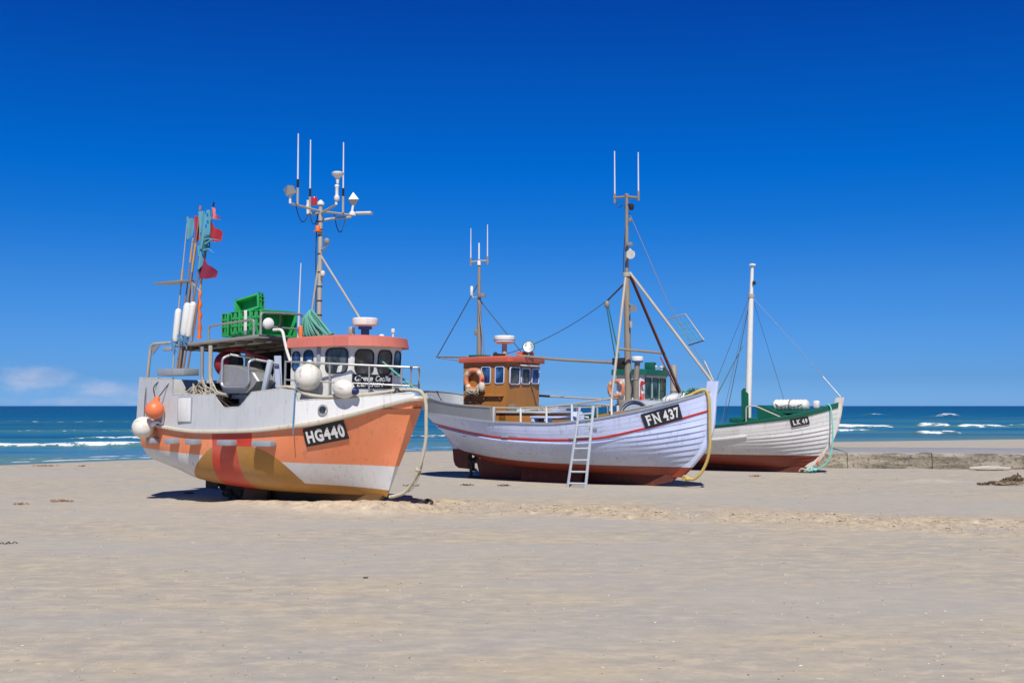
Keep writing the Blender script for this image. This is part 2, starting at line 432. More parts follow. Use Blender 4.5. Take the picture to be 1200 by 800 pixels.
# beach: one sheet from behind the camera to under the sea
ys = [-30,-10,0,4]; y = 6.5
while y < 46: ys.append(y); y += max(.03, .0042*y)
while y < 130: ys.append(y); y += .012*y
ys = np.array(ys + [160,200])
tc = np.concatenate([np.linspace(-1,-.52,24,endpoint=False), np.linspace(-.52,.52,430), np.linspace(.52,1,24)[1:]])
YY = np.repeat(ys[:,None], len(tc), 1)
XX = tc[None,:] * np.maximum(60, 1.6*np.abs(YY))
half = np.maximum(YY*.52/.52, 9)           # column spacing widens with distance
XX = np.where(np.abs(tc[None,:]) <= .52, tc[None,:]*half*1.05, np.sign(tc[None,:])*(half*.546 + (np.abs(tc[None,:])-.52)/.48*220))
ZZ = ground(XX, YY)
wet = sstep(-5.0, -1.0, YY - shore(XX) + 1.6*(fbm(XX*.15, YY*.15, 3, 31)-.45))
beach = grid_obj('beach_sand', XX, YY, ZZ, sand_material(), {'rough': np.clip(rough_mask(XX,YY)*1.3 + mound(XX,YY)*6, 0, 1), 'wet': wet})
tag(beach, kind='structure')

# ------------------------------------------------------------------ sea
def sea_material():
    m, nt, bs = newmat('sea_water')
    P = nd(nt, 'ShaderNodeNewGeometry').outputs['Position']
    foam = nd(nt, 'ShaderNodeAttribute', attribute_name='foam').outputs['Fac']
    off = nd(nt, 'ShaderNodeAttribute', attribute_name='offshore').outputs['Fac']
    face = nd(nt, 'ShaderNodeAttribute', attribute_name='waveface').outputs['Fac']
    base = ramp_(nt, off, [(0.0,(.120,.245,.40)),(.17,(.055,.215,.345)),(.34,(.008,.165,.265)),(.60,(.0005,.100,.185)),(1.0,(.0002,.045,.112))])
    band = noise_(nt, map_(nt, P, (.018, .10, 1), rot=(0,0,-.35)), 1.0, 4, .6)
    near = math_(nt, 'SUBTRACT', 1.0, step_(nt, off, .1, .75))
    c = mix_(nt, math_(nt, 'MULTIPLY', math_(nt, 'MULTIPLY', step_(nt, band, .47, .62), near), .9), base, (.105,.205,.135,1))
    c = mix_(nt, math_(nt, 'MULTIPLY', step_(nt, band, .46, .34), .6), c, (.006,.070,.17,1))
    s2 = noise_(nt, map_(nt, P, (.0045, .030, 1), (1.3,2.1,0), rot=(0,0,-.10)), 1.0, 10, .80)
    s3 = noise_(nt, map_(nt, P, (.007, .050, 1), (7.3,4.1,0), rot=(0,0,-.10)), 1.0, 10, .82)
    c = mix_(nt, math_(nt, 'MULTIPLY', math_(nt, 'MULTIPLY', step_(nt, s2, .505, .58), math_(nt, 'ADD', math_(nt, 'MULTIPLY', near, .7), .3)), .6), c, (.045,.21,.42,1))
    c = mix_(nt, math_(nt, 'MULTIPLY', step_(nt, s2, .49, .42), .55), c, (.001,.085,.135,1))
    c = mix_(nt, math_(nt, 'MULTIPLY', math_(nt, 'MULTIPLY', step_(nt, s3, .495, .56), near), .8), c, (.120,.225,.145,1))
    c = mix_(nt, math_(nt, 'MULTIPLY', step_(nt, s3, .48, .42), .45), c, (.001,.055,.145,1))
    rip = noise_(nt, map_(nt, P, (.22, .9, 1), rot=(0,0,-.2)), 1.0, 5, .65)
    c = mix_(nt, math_(nt, 'MULTIPLY', step_(nt, rip, .5, .72), .42), c, mix_(nt, 1, c, (.45,.62,.72,1), 'MULTIPLY'))
    c = mix_(nt, math_(nt, 'MULTIPLY', face, .8), c, (.115,.19,.135,1))
    fn = noise_(nt, map_(nt, P, (.42, .55, 2.2)), 1.5, 9, .74)
    ff = step_(nt, math_(nt, 'ADD', foam, math_(nt, 'MULTIPLY', math_(nt, 'SUBTRACT', fn, .5), 3.2)), .42, .60)
    ff = math_(nt, 'MULTIPLY', ff, step_(nt, foam, .04, .25))
    nt.links.new(mix_(nt, ff, c, (.80,.83,.85,1)), bs.inputs['Base Color'])
    nt.links.new(math_(nt, 'ADD', math_(nt, 'MULTIPLY', ff, .5), .28), bs.inputs['Roughness'])
    bs.inputs['IOR'].default_value = 1.33
    bs.inputs['Specular IOR Level'].default_value = .14
    h = math_(nt, 'ADD', rip, math_(nt, 'MULTIPLY', noise_(nt, map_(nt, P, (.9, 2.4, 1)), 1.0, 5, .65), .45))
    bump_(nt, bs, h, .8, .35)
    return m
ys = []; y = 30.0
while y < 175: ys.append(y); y += .0026*y
while y < 900: ys.append(y); y *= 1.02
ys += [1200,1800,3000,5000,9000,16000]; ys = np.array(ys)
tc = np.concatenate([np.linspace(-2.6,-.53,18,endpoint=False), np.linspace(-.53,.53,420), np.linspace(.53,2.6,19)[1:]])
YY = np.repeat(ys[:,None], len(tc), 1); XX = tc[None,:]*YY*1.0
D = YY - shore(XX)
amp = sstep(2, 25, D)
ZZ = SEA + amp*.16*(fbm(XX*.045, YY*.16, 4, 41)-.47)
FO = np.zeros_like(ZZ); WF = np.zeros_like(ZZ)
def breaker(x0, x1, yc, slope, h, w, foam=1.0, soft=2.0, sd=0):
    """a breaking crest from x0 to x1: raised ridge, steep front towards the beach, foam on the front"""
    global ZZ, FO, WF
    c = yc + slope*(XX-(x0+x1)/2) + .9*(vn(XX*.35, XX*0+sd, 50+sd)-.5)
    env = sstep(x0-soft, x0+soft, XX)*(1-sstep(x1-soft, x1+soft, XX))
    t = YY - c
    ridge = np.where(t < 0, np.exp(-(t/w)**2), np.exp(-(t/(w*3.2))**2))
    hh = h*(.65+.6*vn(XX*.5, XX*0, 60+sd))
    ZZ = ZZ + env*ridge*hh
    ragged = .72+.55*vn(XX*.45, XX*0+sd, 70+sd)
    FO = np.maximum(FO, foam*env*ragged*np.where(t < 0, np.exp(-(t/(w*1.5))**4), np.exp(-(t/(w*.9))**2)))
    WF = np.maximum(WF, (sstep(x0-9, x0, XX)*(1-sstep(x1, x1+10, XX))-.8*env).clip(0,1)*np.exp(-((t+.3*w)/(w*1.4))**2)*.9)
breaker(-60,-21.7, 69.5, .12, .27, .5, .60, 1.2, 1)
breaker(-33.5,-2.5, 90.0, .16, .17, .6, .56, 1.5, 2)
breaker(-2,3, 91.0, .1, .15, .7, .45, 1.5, 12)
breaker(34,44.2, 133, .05, .36, .8, .60, 1.2, 3)
breaker(50.5,54.5, 142, .05, .42, .8, .62, .8, 4)
breaker(51.6,57.5, 133, .03, .42, .9, .62, 1.2, 5)
breaker(60.5,80, 140, .05, .28, .8, .55, 2, 6)
breaker(36.6,40.4, 103, .04, .36, .7, .60, .8, 7)
breaker(31.3,35.5, 112, .04, .2, .6, .5, .8, 15)
breaker(100,104, 320, .05, .9, 2.5, .8, 1.2, 8)
breaker(97,102, 260, .05, .7, 2.0, .75, 1.2, 9)
breaker(-90,-50, 175, .1, .2, 2.2, .22, 6, 10)
breaker(60,74, 112, .05, .3, .9, .55, 3, 11)
breaker(-120,-24, 108, .14, .16, 1.2, .24, 8, 13)
breaker(-19,-10, 112, .14, .16, 1.2, .24, 4, 14)
# swash line along the shore
sw = np.exp(-((D-.6-.8*vn(XX*.25, XX*0, 80))/.55)**2)*(.35+.6*vn(XX*.3, XX*0, 81))
sw2 = np.exp(-((D-3.4-1.2*vn(XX*.18, XX*0, 82))/.6)**2)*(.15+.75*vn(XX*.22, XX*0, 83))
FO = np.maximum(FO, np.maximum(sw, sw2)*(1-sstep(-2,8,XX))*.8)
OFF = np.clip(np.log(np.maximum(D,1)+14)/math.log(14) - 1, 0, 1.6)/1.6
sea = grid_obj('sea_water', XX, YY, ZZ, sea_material(), {'foam': FO, 'offshore': OFF, 'waveface': WF})
tag(sea, kind='structure')

# ------------------------------------------------------------------ hull machinery
def pchip(T):
    xs = [p[0] for p in T]; ys_ = [p[1] for p in T]; n = len(xs)
    d = [(ys_[i+1]-ys_[i])/(xs[i+1]-xs[i]) for i in range(n-1)]
    m = [d[0]] + [0 if d[i-1]*d[i] <= 0 else 2*d[i-1]*d[i]/(d[i-1]+d[i]) for i in range(1, n-1)] + [d[-1]]
    def f(x):
        x = min(max(x, xs[0]), xs[-1]); i = 0
        while i < n-2 and x > xs[i+1]: i += 1
        h = xs[i+1]-xs[i]; t = (x-xs[i])/h
        return (ys_[i]*(1+2*t)*(1-t)**2 + m[i]*h*t*(1-t)**2 + ys_[i+1]*t*t*(3-2*t) + m[i+1]*h*t*t*(t-1))
    return f
class Hull:
    """lines of a boat: x forward, y to port, z up. Tables are over the deck-level x."""
    def __init__(s, x0, x1, beam, sheer, keel, full, xst, xbo, plank=None, ab=(2.2,2.6), bowexp=.8, sternexp=1.3):
        s.x0, s.x1 = x0, x1
        s.b, s.s, s.k, s.full = map(pchip, (beam, sheer, keel, full))
        s.xst, s.xbo = pchip(xst), pchip(xbo); s.plank = plank; s.ab = ab; s.be, s.se = bowexp, sternexp
    def g(s, X, h):
        a, c = s.ab; h = min(max(h, 0), 1)
        full = (1-(1-h)**a)**(1/c)
        e = s.be if X > (s.x0+s.x1)/2 else s.se
        f = s.full(X)
        return full*f + (h**e)*(1-f)
    def off(s, X, h):
        if not s.plank: return 0
        n, amp = s.plank; A = amp(X)
        if A <= 0 or h <= .06: return 0
        t = (h-.06)/.94*n; fr = t - math.floor(t)
        st = 1.3 + max(.70-h, 0)*4.2
        q = min(max((X-st)/1.1, 0), 1)
        return (A*q*q*(3-2*q) + .003)*(1-fr)*(1-.85*min(max((h-.64)/.1, 0), 1))*min(max((h-.10)/.12, 0), 1)
    def pt(s, X, h, side=-1, extra=0):
        u = (X-s.x0)/(s.x1-s.x0)
        hc = min(max(h,0),1)
        x = s.xst(hc)*(1-u) + s.xbo(hc)*u
        z = s.k(X) + (s.s(X)-s.k(X))*h
        y = s.b(X)*s.g(X, h) + s.off(X, h) + extra
        return Vector((x, side*y, z))
    def normal(s, X, h, side=-1):
        e = 1e-2
        pl = s.plank; s.plank = None
        du = s.pt(min(X+e, s.x1), h, side) - s.pt(max(X-e, s.x0), h, side)
        dv = s.pt(X, min(h+e,1), side) - s.pt(X, max(h-e,0), side)
        s.plank = pl
        n = du.cross(dv).normalized()
        if n.y*side < 0: n = -n
        return n
    def at(s, x, z, side=-1, off=0):
        pl = s.plank; s.plank = None
        X = x; h = .5
        for _ in range(25):
            h = (z-s.k(X))/(s.s(X)-s.k(X)); h = min(max(h,0),1)
            u0 = (X-s.x0)/(s.x1-s.x0)
            px = s.xst(h)*(1-u0)+s.xbo(h)*u0
            X = min(max(X + (x-px), s.x0), s.x1)
        r = s.pt(X, h, side) + s.normal(X, h, side)*off
        s.plank = pl
        return r
    def stations(s, n=70):
        out = []
        for i in range(n+1):
            t = i/n; t = .5-.5*math.cos(math.pi*t)
            out.append(s.x0 + (s.x1-s.x0)*(.5*t + .5*i/n))
        return out
    def rows(s, n=36):
        if not s.plank: return [(i/n)**1.5 for i in range(n+1)]
        N = s.plank[0]; r = [0,.012,.03,.06-.0008]
        for k in range(N):
            a = .06+.94*k/N; b = .06+.94*(k+1)/N
            r += [a+.0005, a+(b-a)*.5, b-.0008]
        r[-1] = 1.0
        return r
    def build(s, name, mat, parent, transom=False):
        mb = MB(); ST = s.stations(); RW = s.rows(); nr = len(RW)
        for side in (-1, 1):
            vs = [s.pt(X, h, side) for X in ST for h in RW]
            fs = []
            for i in range(len(ST)-1):
                for j in range(nr-1):
                    q = (i*nr+j, (i+1)*nr+j, (i+1)*nr+j+1, i*nr+j+1)
                    fs.append(q if side == -1 else q[::-1])
            mb.add(vs, fs)
        # close the bottom, and the transom
        vs = [s.pt(X, 0, sd) for X in ST for sd in (-1,1)]
        ends = ((s.x1, 1),) + (((s.x0, -1),) if transom else ())
        for X, sg in ends:
            vs = [s.pt(X, h, sd) for h in RW for sd in (-1, 1)]
            fs = [(2*i, 2*i+1, 2*i+3, 2*i+2)[::sg] for i in range(nr-1)]
            mb.add(vs, fs)
        o = mb.build(name, mat, parent, smooth=24, fix=False)
        return o
    def strip(s, name, mat, parent, h0, h1, out0, xa, xb, sides=(-1,1), n=60, inset=0.0, hfun=None):
        """a moulding that follows the hull, standing proud of it"""
        mb = MB()
        for sd in sides:
            rings = []
            for i in range(n+1):
                X = xa+(xb-xa)*i/n
                a, b = (h0, h1) if hfun is None else hfun(X)
                N = s.normal(X, min(.5*(a+b), 1), sd); out = out0(X) if callable(out0) else out0
                p0 = s.pt(X, a, sd); p1 = s.pt(X, b, sd)
                rings.append([p0 - N*.02, p0 + N*out*.85, p0.lerp(p1,.25)+N*out, p0.lerp(p1,.75)+N*out, p1 + N*out*.85, p1 - N*.02])
            mb.loft(rings)
        return mb.build(name, mat, parent, smooth=35)
    def deck(s, name, mat, parent, zf, xa, xb, n=40):
        mb = MB(); vs = []; fs = []
        for i in range(n+1):
            X = xa+(xb-xa)*i/n
            h = (zf(X)-s.k(X))/(s.s(X)-s.k(X))
            p = s.pt(X, h, -1); q = s.pt(X, h, 1)
            w = max(abs(p.y)-.03, .005)
            vs += [(p.x, -w, zf(X)), (p.x, 0, zf(X)+.04), (p.x, w, zf(X))]
        for i in range(n):
            for j in range(2): fs.append((i*3+j, i*3+j+1, (i+1)*3+j+1, (i+1)*3+j))
        mb.add(vs, fs); return mb.build(name, mat, parent)
    def lining(s, name, mat, parent, zf, xa, xb, t=.07, n=50, hi=1.0):
        mb = MB()
        for sd in (-1,1):
            vs = []; fs = []
            for i in range(n+1):
                X = xa+(xb-xa)*i/n
                h = (zf(X)-.03-s.k(X))/(s.s(X)-s.k(X))
                for hh in (h, (h+hi)/2, hi):
                    p = s.pt(X, hh, sd); y = max(abs(p.y)-t, .004)
                    vs.append((p.x, sd*y, p.z))
            for i in range(n):
                for j in range(2): fs.append((i*3+j, (i+1)*3+j, (i+1)*3+j+1, i*3+j+1))
            mb.add(vs, fs)
        return mb.build(name, mat, parent, fix=False)
    def cap(s, name, mat, parent, xa, xb, t=.10, out=.03, th=.045, n=60):
        """gunwale capping along the sheer"""
        mb = MB()
        for sd in (-1,1):
            rings = []
            for i in range(n+1):
                X = xa+(xb-xa)*i/n; p = s.pt(X, 1, sd); y = abs(p.y)
                yo, yi = y+out, max(y-t, .003)
                rings.append([(p.x, sd*yo, p.z-.008), (p.x, sd*yo, p.z+th), (p.x, sd*yi, p.z+th), (p.x, sd*yi, p.z-.008)])
            mb.loft(rings)
        return mb.build(name, mat, parent, smooth=40)

# text -------------------------------------------------------------
def glyph_mesh(ch, bold=.012, shear=0):
    cu = bpy.data.curves.new('g', 'FONT'); cu.body = ch; cu.offset = bold; cu.shear = shear; cu.resolution_u = 4
    o = bpy.data.objects.new('g', cu); COL.objects.link(o)
    bpy.context.view_layer.update()
    dg = bpy.context.evaluated_depsgraph_get()
    me = bpy.data.meshes.new_from_object(o.evaluated_get(dg))
    vs = [v.co.copy() for v in me.vertices]; fs = [tuple(p.vertices) for p in me.polygons]
    bpy.data.objects.remove(o); bpy.data.curves.remove(cu); bpy.data.meshes.remove(me)
    return vs, fs
def subdiv(vs, fs, cuts=1):
    bm = bmesh.new(); V = [bm.verts.new(v) for v in vs]
    for f in fs:
        try: bm.faces.new([V[i] for i in f])
        except ValueError: pass
    bmesh.ops.triangulate(bm, faces=bm.faces[:])
    if cuts: bmesh.ops.subdivide_edges(bm, edges=bm.edges[:], cuts=cuts)
    bm.verts.index_update()
    r = [v.co.copy() for v in bm.verts], [tuple(v.index for v in f.verts) for f in bm.faces]
    bm.free(); return r
def lettering(name, chars, mapf, mat, parent, bold=.012, serif=None, cuts=1, shear=0):
    """chars: list of (char, u0, u1, v0, v1) in plate space; mapf(u, v, lift) gives a point"""
    mb = MB()
    for ch, u0, u1, v0, v1 in chars:
        vs, fs = glyph_mesh(ch, bold, shear)
        if not vs: continue
        xa = min(v.x for v in vs); xb = max(v.x for v in vs); ya = min(v.y for v in vs); yb = max(v.y for v in vs)
        vs, fs = subdiv(vs, fs, cuts)
        mb.add([mapf(u0+(v.x-xa)/(xb-xa)*(u1-u0), v0+(v.y-ya)/(yb-ya)*(v1-v0), .006) for v in vs], fs)
        for (a, b, c, d) in (serif or {}).get(ch, []):
            q = [(a,c),((a+b)/2,c),(b,c),(b,d),((a+b)/2,d),(a,d)]
            mb.add([mapf(u0+x*(u1-u0), v0+y_*(v1-v0), .0085) for x, y_ in q], [(0,1,4,5),(1,2,3,4)])
    return mb.build(name, mat, parent, fix=False)
def word(txt, u0, u1, v0, v1):
    """one whole word as a single glyph run"""
    return [(txt, u0, u1, v0, v1)]
def plate_on_hull(hull, corners, mat, parent, thick=.036, name='registration_plate', n=14):
    """corners (x,z): top-left, top-right, bottom-right, bottom-left on the starboard side"""
    TL, TR, BR, BL = [Vector((c[0], c[1])) for c in corners]
    def mapf(u, v, lift):
        p = (BL.lerp(BR, u)).lerp(TL.lerp(TR, u), v)
        return hull.at(p.x, p.y, -1, thick+lift)
    mb = MB(); vs = []; fs = []; m = 5
    for i in range(n+1):
        for j in range(m+1): vs.append(mapf(i/n, j/m, 0))
    for i in range(n):
        for j in range(m): fs.append((i*(m+1)+j, (i+1)*(m+1)+j, (i+1)*(m+1)+j+1, i*(m+1)+j+1))
    # rim going back into the hull
    ring = [(i/n, 0) for i in range(n+1)] + [(1, j/m) for j in range(1,m+1)] + [(1-i/n, 1) for i in range(1,n+1)] + [(0, 1-j/m) for j in range(1,m)]
    o = len(vs); k = len(ring)
    vs += [mapf(u, v, 0) for u, v in ring] + [mapf(u, v, -thick-.02) for u, v in ring]
    fs += [(o+i, o+(i+1)%k, o+k+(i+1)%k, o+k+i) for i in range(k)]
    mb.add(vs, fs)
    return mb.build(name, mat, parent, smooth=30), mapf

def wall_panel(mb, a, b, z0, z1, u0, u1, v0, v1, lean=0, r=.09, frame=.025, out=.022, mf=0, mg=1, nseg=5):
    """a framed rounded window set on the wall from a to b (plan points, at foot and head: a=(foot,head))"""
    A0, A1 = [Vector((*p, z)) for p, z in zip(a, (z0, z1))]; B0, B1 = [Vector((*p, z)) for p, z in zip(b, (z0, z1))]
    W = ((B0-A0).length + (B1-A1).length)/2; H = z1-z0
    def P(u, v): return A0.lerp(B0, u).lerp(A1.lerp(B1, u), v)
    N = (B0-A0).cross(A1-A0).normalized()
    def outline(d):
        pts = []; w = (u1-u0)*W-2*d; h = (v1-v0)*H-2*d; rr = max(r-d, .01); rr = min(rr, w*.45, h*.45)
        for cx, cy, a0 in ((w-rr, rr, -90), (w-rr, h-rr, 0), (rr, h-rr, 90), (rr, rr, 180)):
            for k in range(nseg+1):
                t = R(a0+90*k/nseg); pts.append((cx+rr*math.cos(t)+d, cy+rr*math.sin(t)+d))
        return [(u0+x/W, v0+y/H) for x, y in pts]
    o = outline(0); i = outline(frame); n = len(o)
    rings = [[P(u,v)-N*.01 for u,v in o], [P(u,v)+N*out for u,v in o], [P(u,v)+N*out for u,v in i], [P(u,v)+N*(out*.35) for u,v in i]]
    mb.loft(rings, m=mf, cap=False)
    mb.add([P(u,v)+N*(out*.36) for u,v in i], [tuple(range(n))], mg)
    return mb

def place_boat(name, X, Y, Z, deg, label):
    return empty(name, (X, Y, Z), R(-deg), label, 'fishing boat')
class Frame:
    def __init__(s, X, Y, Z, deg):
        s.M = Matrix.Translation((X,Y,Z)) @ Matrix.Rotation(R(-deg), 4, 'Z'); s.rz = R(-deg)
    def __call__(s, x, y, z): return s.M @ Vector((x,y,z))
    def onto(s, o, x=0, y=0, z=0):
        """put a thing built in its own coordinates at a place on this boat"""
        o.location = s.M @ Vector((x,y,z)); o.rotation_euler = (0,0,s.rz); return o

def steel_prop(parent, p0, p1, r, mat, name='stay'): return tb(name, [p0, p1], r, mat, parent)


# ================================================================== ORANGE BOAT (HG440)
A = Frame(-5.77, 28.5, 0, 35)
hg = place_boat('fishing_boat', -5.77, 28.5, 0, 35, 'orange and white fishing boat with green crates on its canopy, plate HG440')
H = Hull(-3.7, 4.5,
    beam=[(-3.7,1.48),(-2.5,1.66),(-1,1.74),(.7,1.74),(2,1.60),(3,1.22),(3.7,.80),(4.2,.44),(4.5,.19)],
    sheer=[(-3.7,2.03),(-2.8,1.94),(-.95,1.81),(.68,1.85),(2.36,2.03),(3.3,2.25),(4.1,2.49),(4.5,2.61)],
    keel=[(-3.7,.90),(-2.5,.70),(-1.6,.50),(0,.38),(2,.32),(4.5,.30)],
    full=[(-3.7,1),(1.0,1),(2.2,.85),(3.2,.45),(4.0,.12),(4.5,0)],
    xst=[(0,-3.62),(1,-3.7)], xbo=[(0,3.52),(.33,3.84),(.6,4.12),(1,4.5)], ab=(2.5,4.0), bowexp=.85)
H.build('hull', HULL_HG, hg, transom=True)
H.strip('rub_rail', CREAM, hg, 0, 0, lambda X: .10-.05*float(sstep(3,4.5,X)), -3.7, 4.5, hfun=lambda X: (.945+.02*float(sstep(2.5,4.5,X)), 1.008))
# rail wraps the stem head
p = H.pt(4.5, .98, -1); q = H.pt(4.5, .98, 1)
tb('stem_guard', bez([(p.x-.1,p.y-.05,p.z-.02),(p.x+.05,p.y*.9,p.z),(p.x+.08,0,p.z),(q.x+.05,q.y*.9,q.z),(q.x-.1,q.y+.05,q.z-.02)],5), .06, CREAM, hg)
# bulwark: profiled plate with the working openings
def bul(profile, name, mat, zin=0.0, t=.055, n=90):
    mb = MB()
    xs = sorted(set([profile[0][0] + (profile[-1][0]-profile[0][0])*i/n for i in range(n+1)] + [p[0] for p in profile]))
    for sd in (-1, 1):
        rings = []
        for X in xs:
            zt = None
            for (a, za), (b, zb) in zip(profile, profile[1:]):
                if a <= X <= b: zt = za + (zb-za)*((X-a)/(b-a) if b > a else 0); break
            p = H.pt(X, 1, sd); N = Vector((0, sd, 0))
            dz = zt - p.z; y = abs(p.y)+.05; yt = max(y - .05*dz, .01)
            rings.append([(p.x, sd*y, p.z-.05), (p.x + .02*dz, sd*yt, zt), (p.x+.02*dz, sd*max(yt-t,.004), zt), (p.x, sd*max(y-t,.004), p.z-.05)])
        mb.loft(rings)
    return mb.build(name, mat, hg, smooth=30)
e = .004
bul([(-3.7,3.10),(-2.12,3.05),(-2.12+e,2.66),(-.50,2.65),(-.13,2.33),(.45,2.36),(.83,2.70),(1.69,2.78),(2.08,2.72),(2.13,2.66)], 'bulwark', AFTW)
bul([(2.134,2.56),(2.16,2.50),(3.3,2.57),(4.0,2.63),(4.5,2.69)], 'fore_bulwark', WHITE)
# transom top
mb = MB(); mb.box((-3.71, 0, 2.55), (.05, 2.86, 1.1), bev=.01); mb.build('transom_bulwark', WHITE, hg)
# capping pipes on the bulwark
def edge(X, z): p = H.pt(X, 1, -1); return (p.x, p.y-.05+.05*(z-p.z)+.03, z)
for sd in (1, -1):
    m_ = lambda P: [(x, sd*-y if sd == -1 else y, z) for x, y, z in P]
    tb('bulwark_cap', m_([edge(-3.7,3.11), edge(-2.9,3.085), edge(-2.13,3.06)]), .028, WHITE, hg)
    tb('bulwark_cap', m_([edge(X,z) for X, z in ((-2.11,2.67),(-1.3,2.66),(-.5,2.655),(-.13,2.335),(.15,2.35),(.45,2.365),(.83,2.705),(1.3,2.745),(1.69,2.785),(2.07,2.725),(2.16,2.51),(2.8,2.545),(3.3,2.575),(3.7,2.605),(4.0,2.635),(4.3,2.67),(4.47,2.69))]), .03, CREAM if sd == 1 else WHITE, hg)
H.deck('deck', GREYP, hg, lambda X: 1.72, -3.68, 2.2)
mb = MB(); vs = []; fs = []
for i in range(21):
    X = 1.3 + 3.15*i/20; p = H.pt(X, 1, -1); w_ = max(abs(p.y)-.02, .02); vs += [(p.x, -w_, 2.24+.1*(i/20)), (p.x, w_, 2.24+.1*(i/20))]
for i in range(20): fs.append((2*i, 2*i+1, 2*i+3, 2*i+2))
mb.add(vs, fs); mb.box((1.3, 0, 1.98), (.04, 3.2, .5)); mb.build('foredeck', LGREY, hg)
# keel and skeg
mb = MB()
mb.prism([(-1.05,.55),(-.95,.02),(-.8,-.12),(2.7,-.12),(3.25,.16),(3.45,.33),(2,.40),(0,.50)], -.075, .075, 'y')
mb.build('keel', OCHK, hg)
mb = MB(); mb.prism([(-1.9,.62),(-1.85,.28),(-1.55,.02),(-1.0,-.1),(-.5,-.1),(-.4,.5)], -.13, .13, 'y')
for k in range(9): mb.ball((-1.7+.16*k, -.16+.05*math.sin(k*3), .08+.09*math.cos(k*2.1)), (.13,.11), n=9, k=6)
mb.build('skeg', MUD, hg)
mb = MB(); mb.rbox((-.55,-.28,.16), (.85,.14,.5), rx=-.25); mb.build('bilge_keel', OCHK, hg)
mb = MB(); mb.tube([(-2.05,0,.35),(-1.6,0,.35)], .05); 
for k in range(4): mb.rbox((-2.0, .16*math.cos(k*1.571), .35+.16*math.sin(k*1.571)), (.05,.14,.26), rx=k*1.571+.785)
mb.build('propeller', MUD, hg)
mb = MB(); mb.rbox((-2.55,0,.62), (.45,.06,.75), bev=.02); mb.build('rudder', MUD, hg)
# step blocks on the side
for X, L in ((-2.78,.26),(-1.92,.34),(-1.08,.36),(.12,.46),(1.3,.54)):
    p = H.at(X, 1.54, -1); N = H.normal(X, .75)
    mb = MB(); mb.rbox((p.x, p.y-.09, 1.53), (L,.26,.13), rz=math.atan2(N.x, -N.y), bev=.014)
    mb.build('step_block', GREYP, hg)
# hatch in the bulwark
p = H.pt(-1.5, 1, -1)
mb = MB(); mb.rbox((-1.49, p.y-.035, 2.30), (.52,.05,.64), bev=.008); mb.build('hatch_frame', GREYP, hg)
mb = MB(); mb.rbox((-1.49, p.y-.056, 2.305), (.46,.03,.58), bev=.008); mb.build('hatch', WHITE, hg)
# port light in the fore bulwark
mb = MB(); p = H.pt(2.78, 1, -1); N = H.normal(2.78, .95); C0 = Vector((p.x, p.y-.045, 2.31))
x_, y_ = frame_from(N)
def oval(r, rz, off): return [C0 + N*off + Vector((N.y, -N.x, 0))*(-r*math.cos(t)) + Vector((0,0,1))*rz*math.sin(t) for t in [2*math.pi*k/20 for k in range(20)]]
mb.loft([oval(.125,.125,-.03), oval(.125,.125,.03), oval(.09,.09,.03), oval(.09,.09,.0)], cap=False)
mb.add(oval(.091,.091,.004), [tuple(range(20))], 1)
mb.build('porthole', [GALV, GLASS], hg)
# plate
HGP, hmap = plate_on_hull(H, [(2.28,1.875),(3.14,2.085),(3.11,1.67),(2.26,1.475)], BLACKP, hg)
lettering('lettering', [('H',.06,.235,.17,.83),('G',.265,.455,.15,.85),('4',.475,.63,.17,.83),('4',.645,.80,.17,.83),('0',.82,.955,.15,.85)], hmap, LETTER, HGP, bold=.045)

# wheelhouse -----------------------------------------------------------
foot = [(1.4,-1.05),(2.35,-1.05),(3.10,-.85),(3.32,-.30),(3.32,.30),(3.10,.85),(2.35,1.05),(1.4,1.05)]
head = [(1.4,-1.04),(2.37,-1.05),(3.20,-.87),(3.44,-.31),(3.44,.31),(3.20,.87),(2.37,1.05),(1.4,1.04)]
zb, zt = 2.2, 3.82
mb = MB(); mb.loft([[(x,y,zb) for x,y in foot], [(x,y,zt) for x,y in head]])
wh = mb.build('wheelhouse', WHITE, hg, smooth=25)
mb = MB()
mb.rbox((1.385, 0, 2.95), (.03, 1.9, 1.6)); mb.build('aft_bulkhead', BROWN, wh)
def hwin(i, j, u0, u1, z0, z1, r=.11, g=GLASS):
    v0 = (z0-zb)/(zt-zb); v1 = (z1-zb)/(zt-zb)
    m = MB(); wall_panel(m, (foot[i], head[i]), (foot[j], head[j]), zb, zt, u0, u1, v0, v1, r=r, frame=.028)
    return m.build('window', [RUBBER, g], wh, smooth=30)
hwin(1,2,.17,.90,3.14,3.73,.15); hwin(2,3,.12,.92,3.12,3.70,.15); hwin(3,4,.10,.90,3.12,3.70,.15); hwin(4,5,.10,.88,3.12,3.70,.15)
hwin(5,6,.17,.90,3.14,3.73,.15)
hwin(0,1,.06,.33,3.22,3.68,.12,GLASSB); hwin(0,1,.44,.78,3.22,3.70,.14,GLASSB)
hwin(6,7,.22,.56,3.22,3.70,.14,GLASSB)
mb = MB(); mb.rbox((2.33,-1.065,3.55),(.10,.05,.46)); mb.build('vent_strip', GREYP, wh)
# roof with its deep salmon brim
def ring(pts, s, z, c=(2.3,0), dx=0): return [(c[0]+(x-c[0])*s+dx, c[1]+(y-c[1])*s, z) for x,y in pts]
brim = [(1.36,-1.16),(2.40,-1.20),(3.25,-1.05),(3.62,-.62),(3.76,-.2),(3.76,.2),(3.62,.62),(3.25,1.05),(2.40,1.20),(1.36,1.16)]
mb = MB()
mb.loft([ring(brim,.93,3.80), ring(brim,1.0,3.755), ring(brim,1.008,3.76), ring(brim,.975,3.975), ring(brim,.965,3.985), ring(brim,.6,4.05), ring(brim,.2,4.07)])
roof = mb.build('roof', ROOFP, wh, smooth=32)
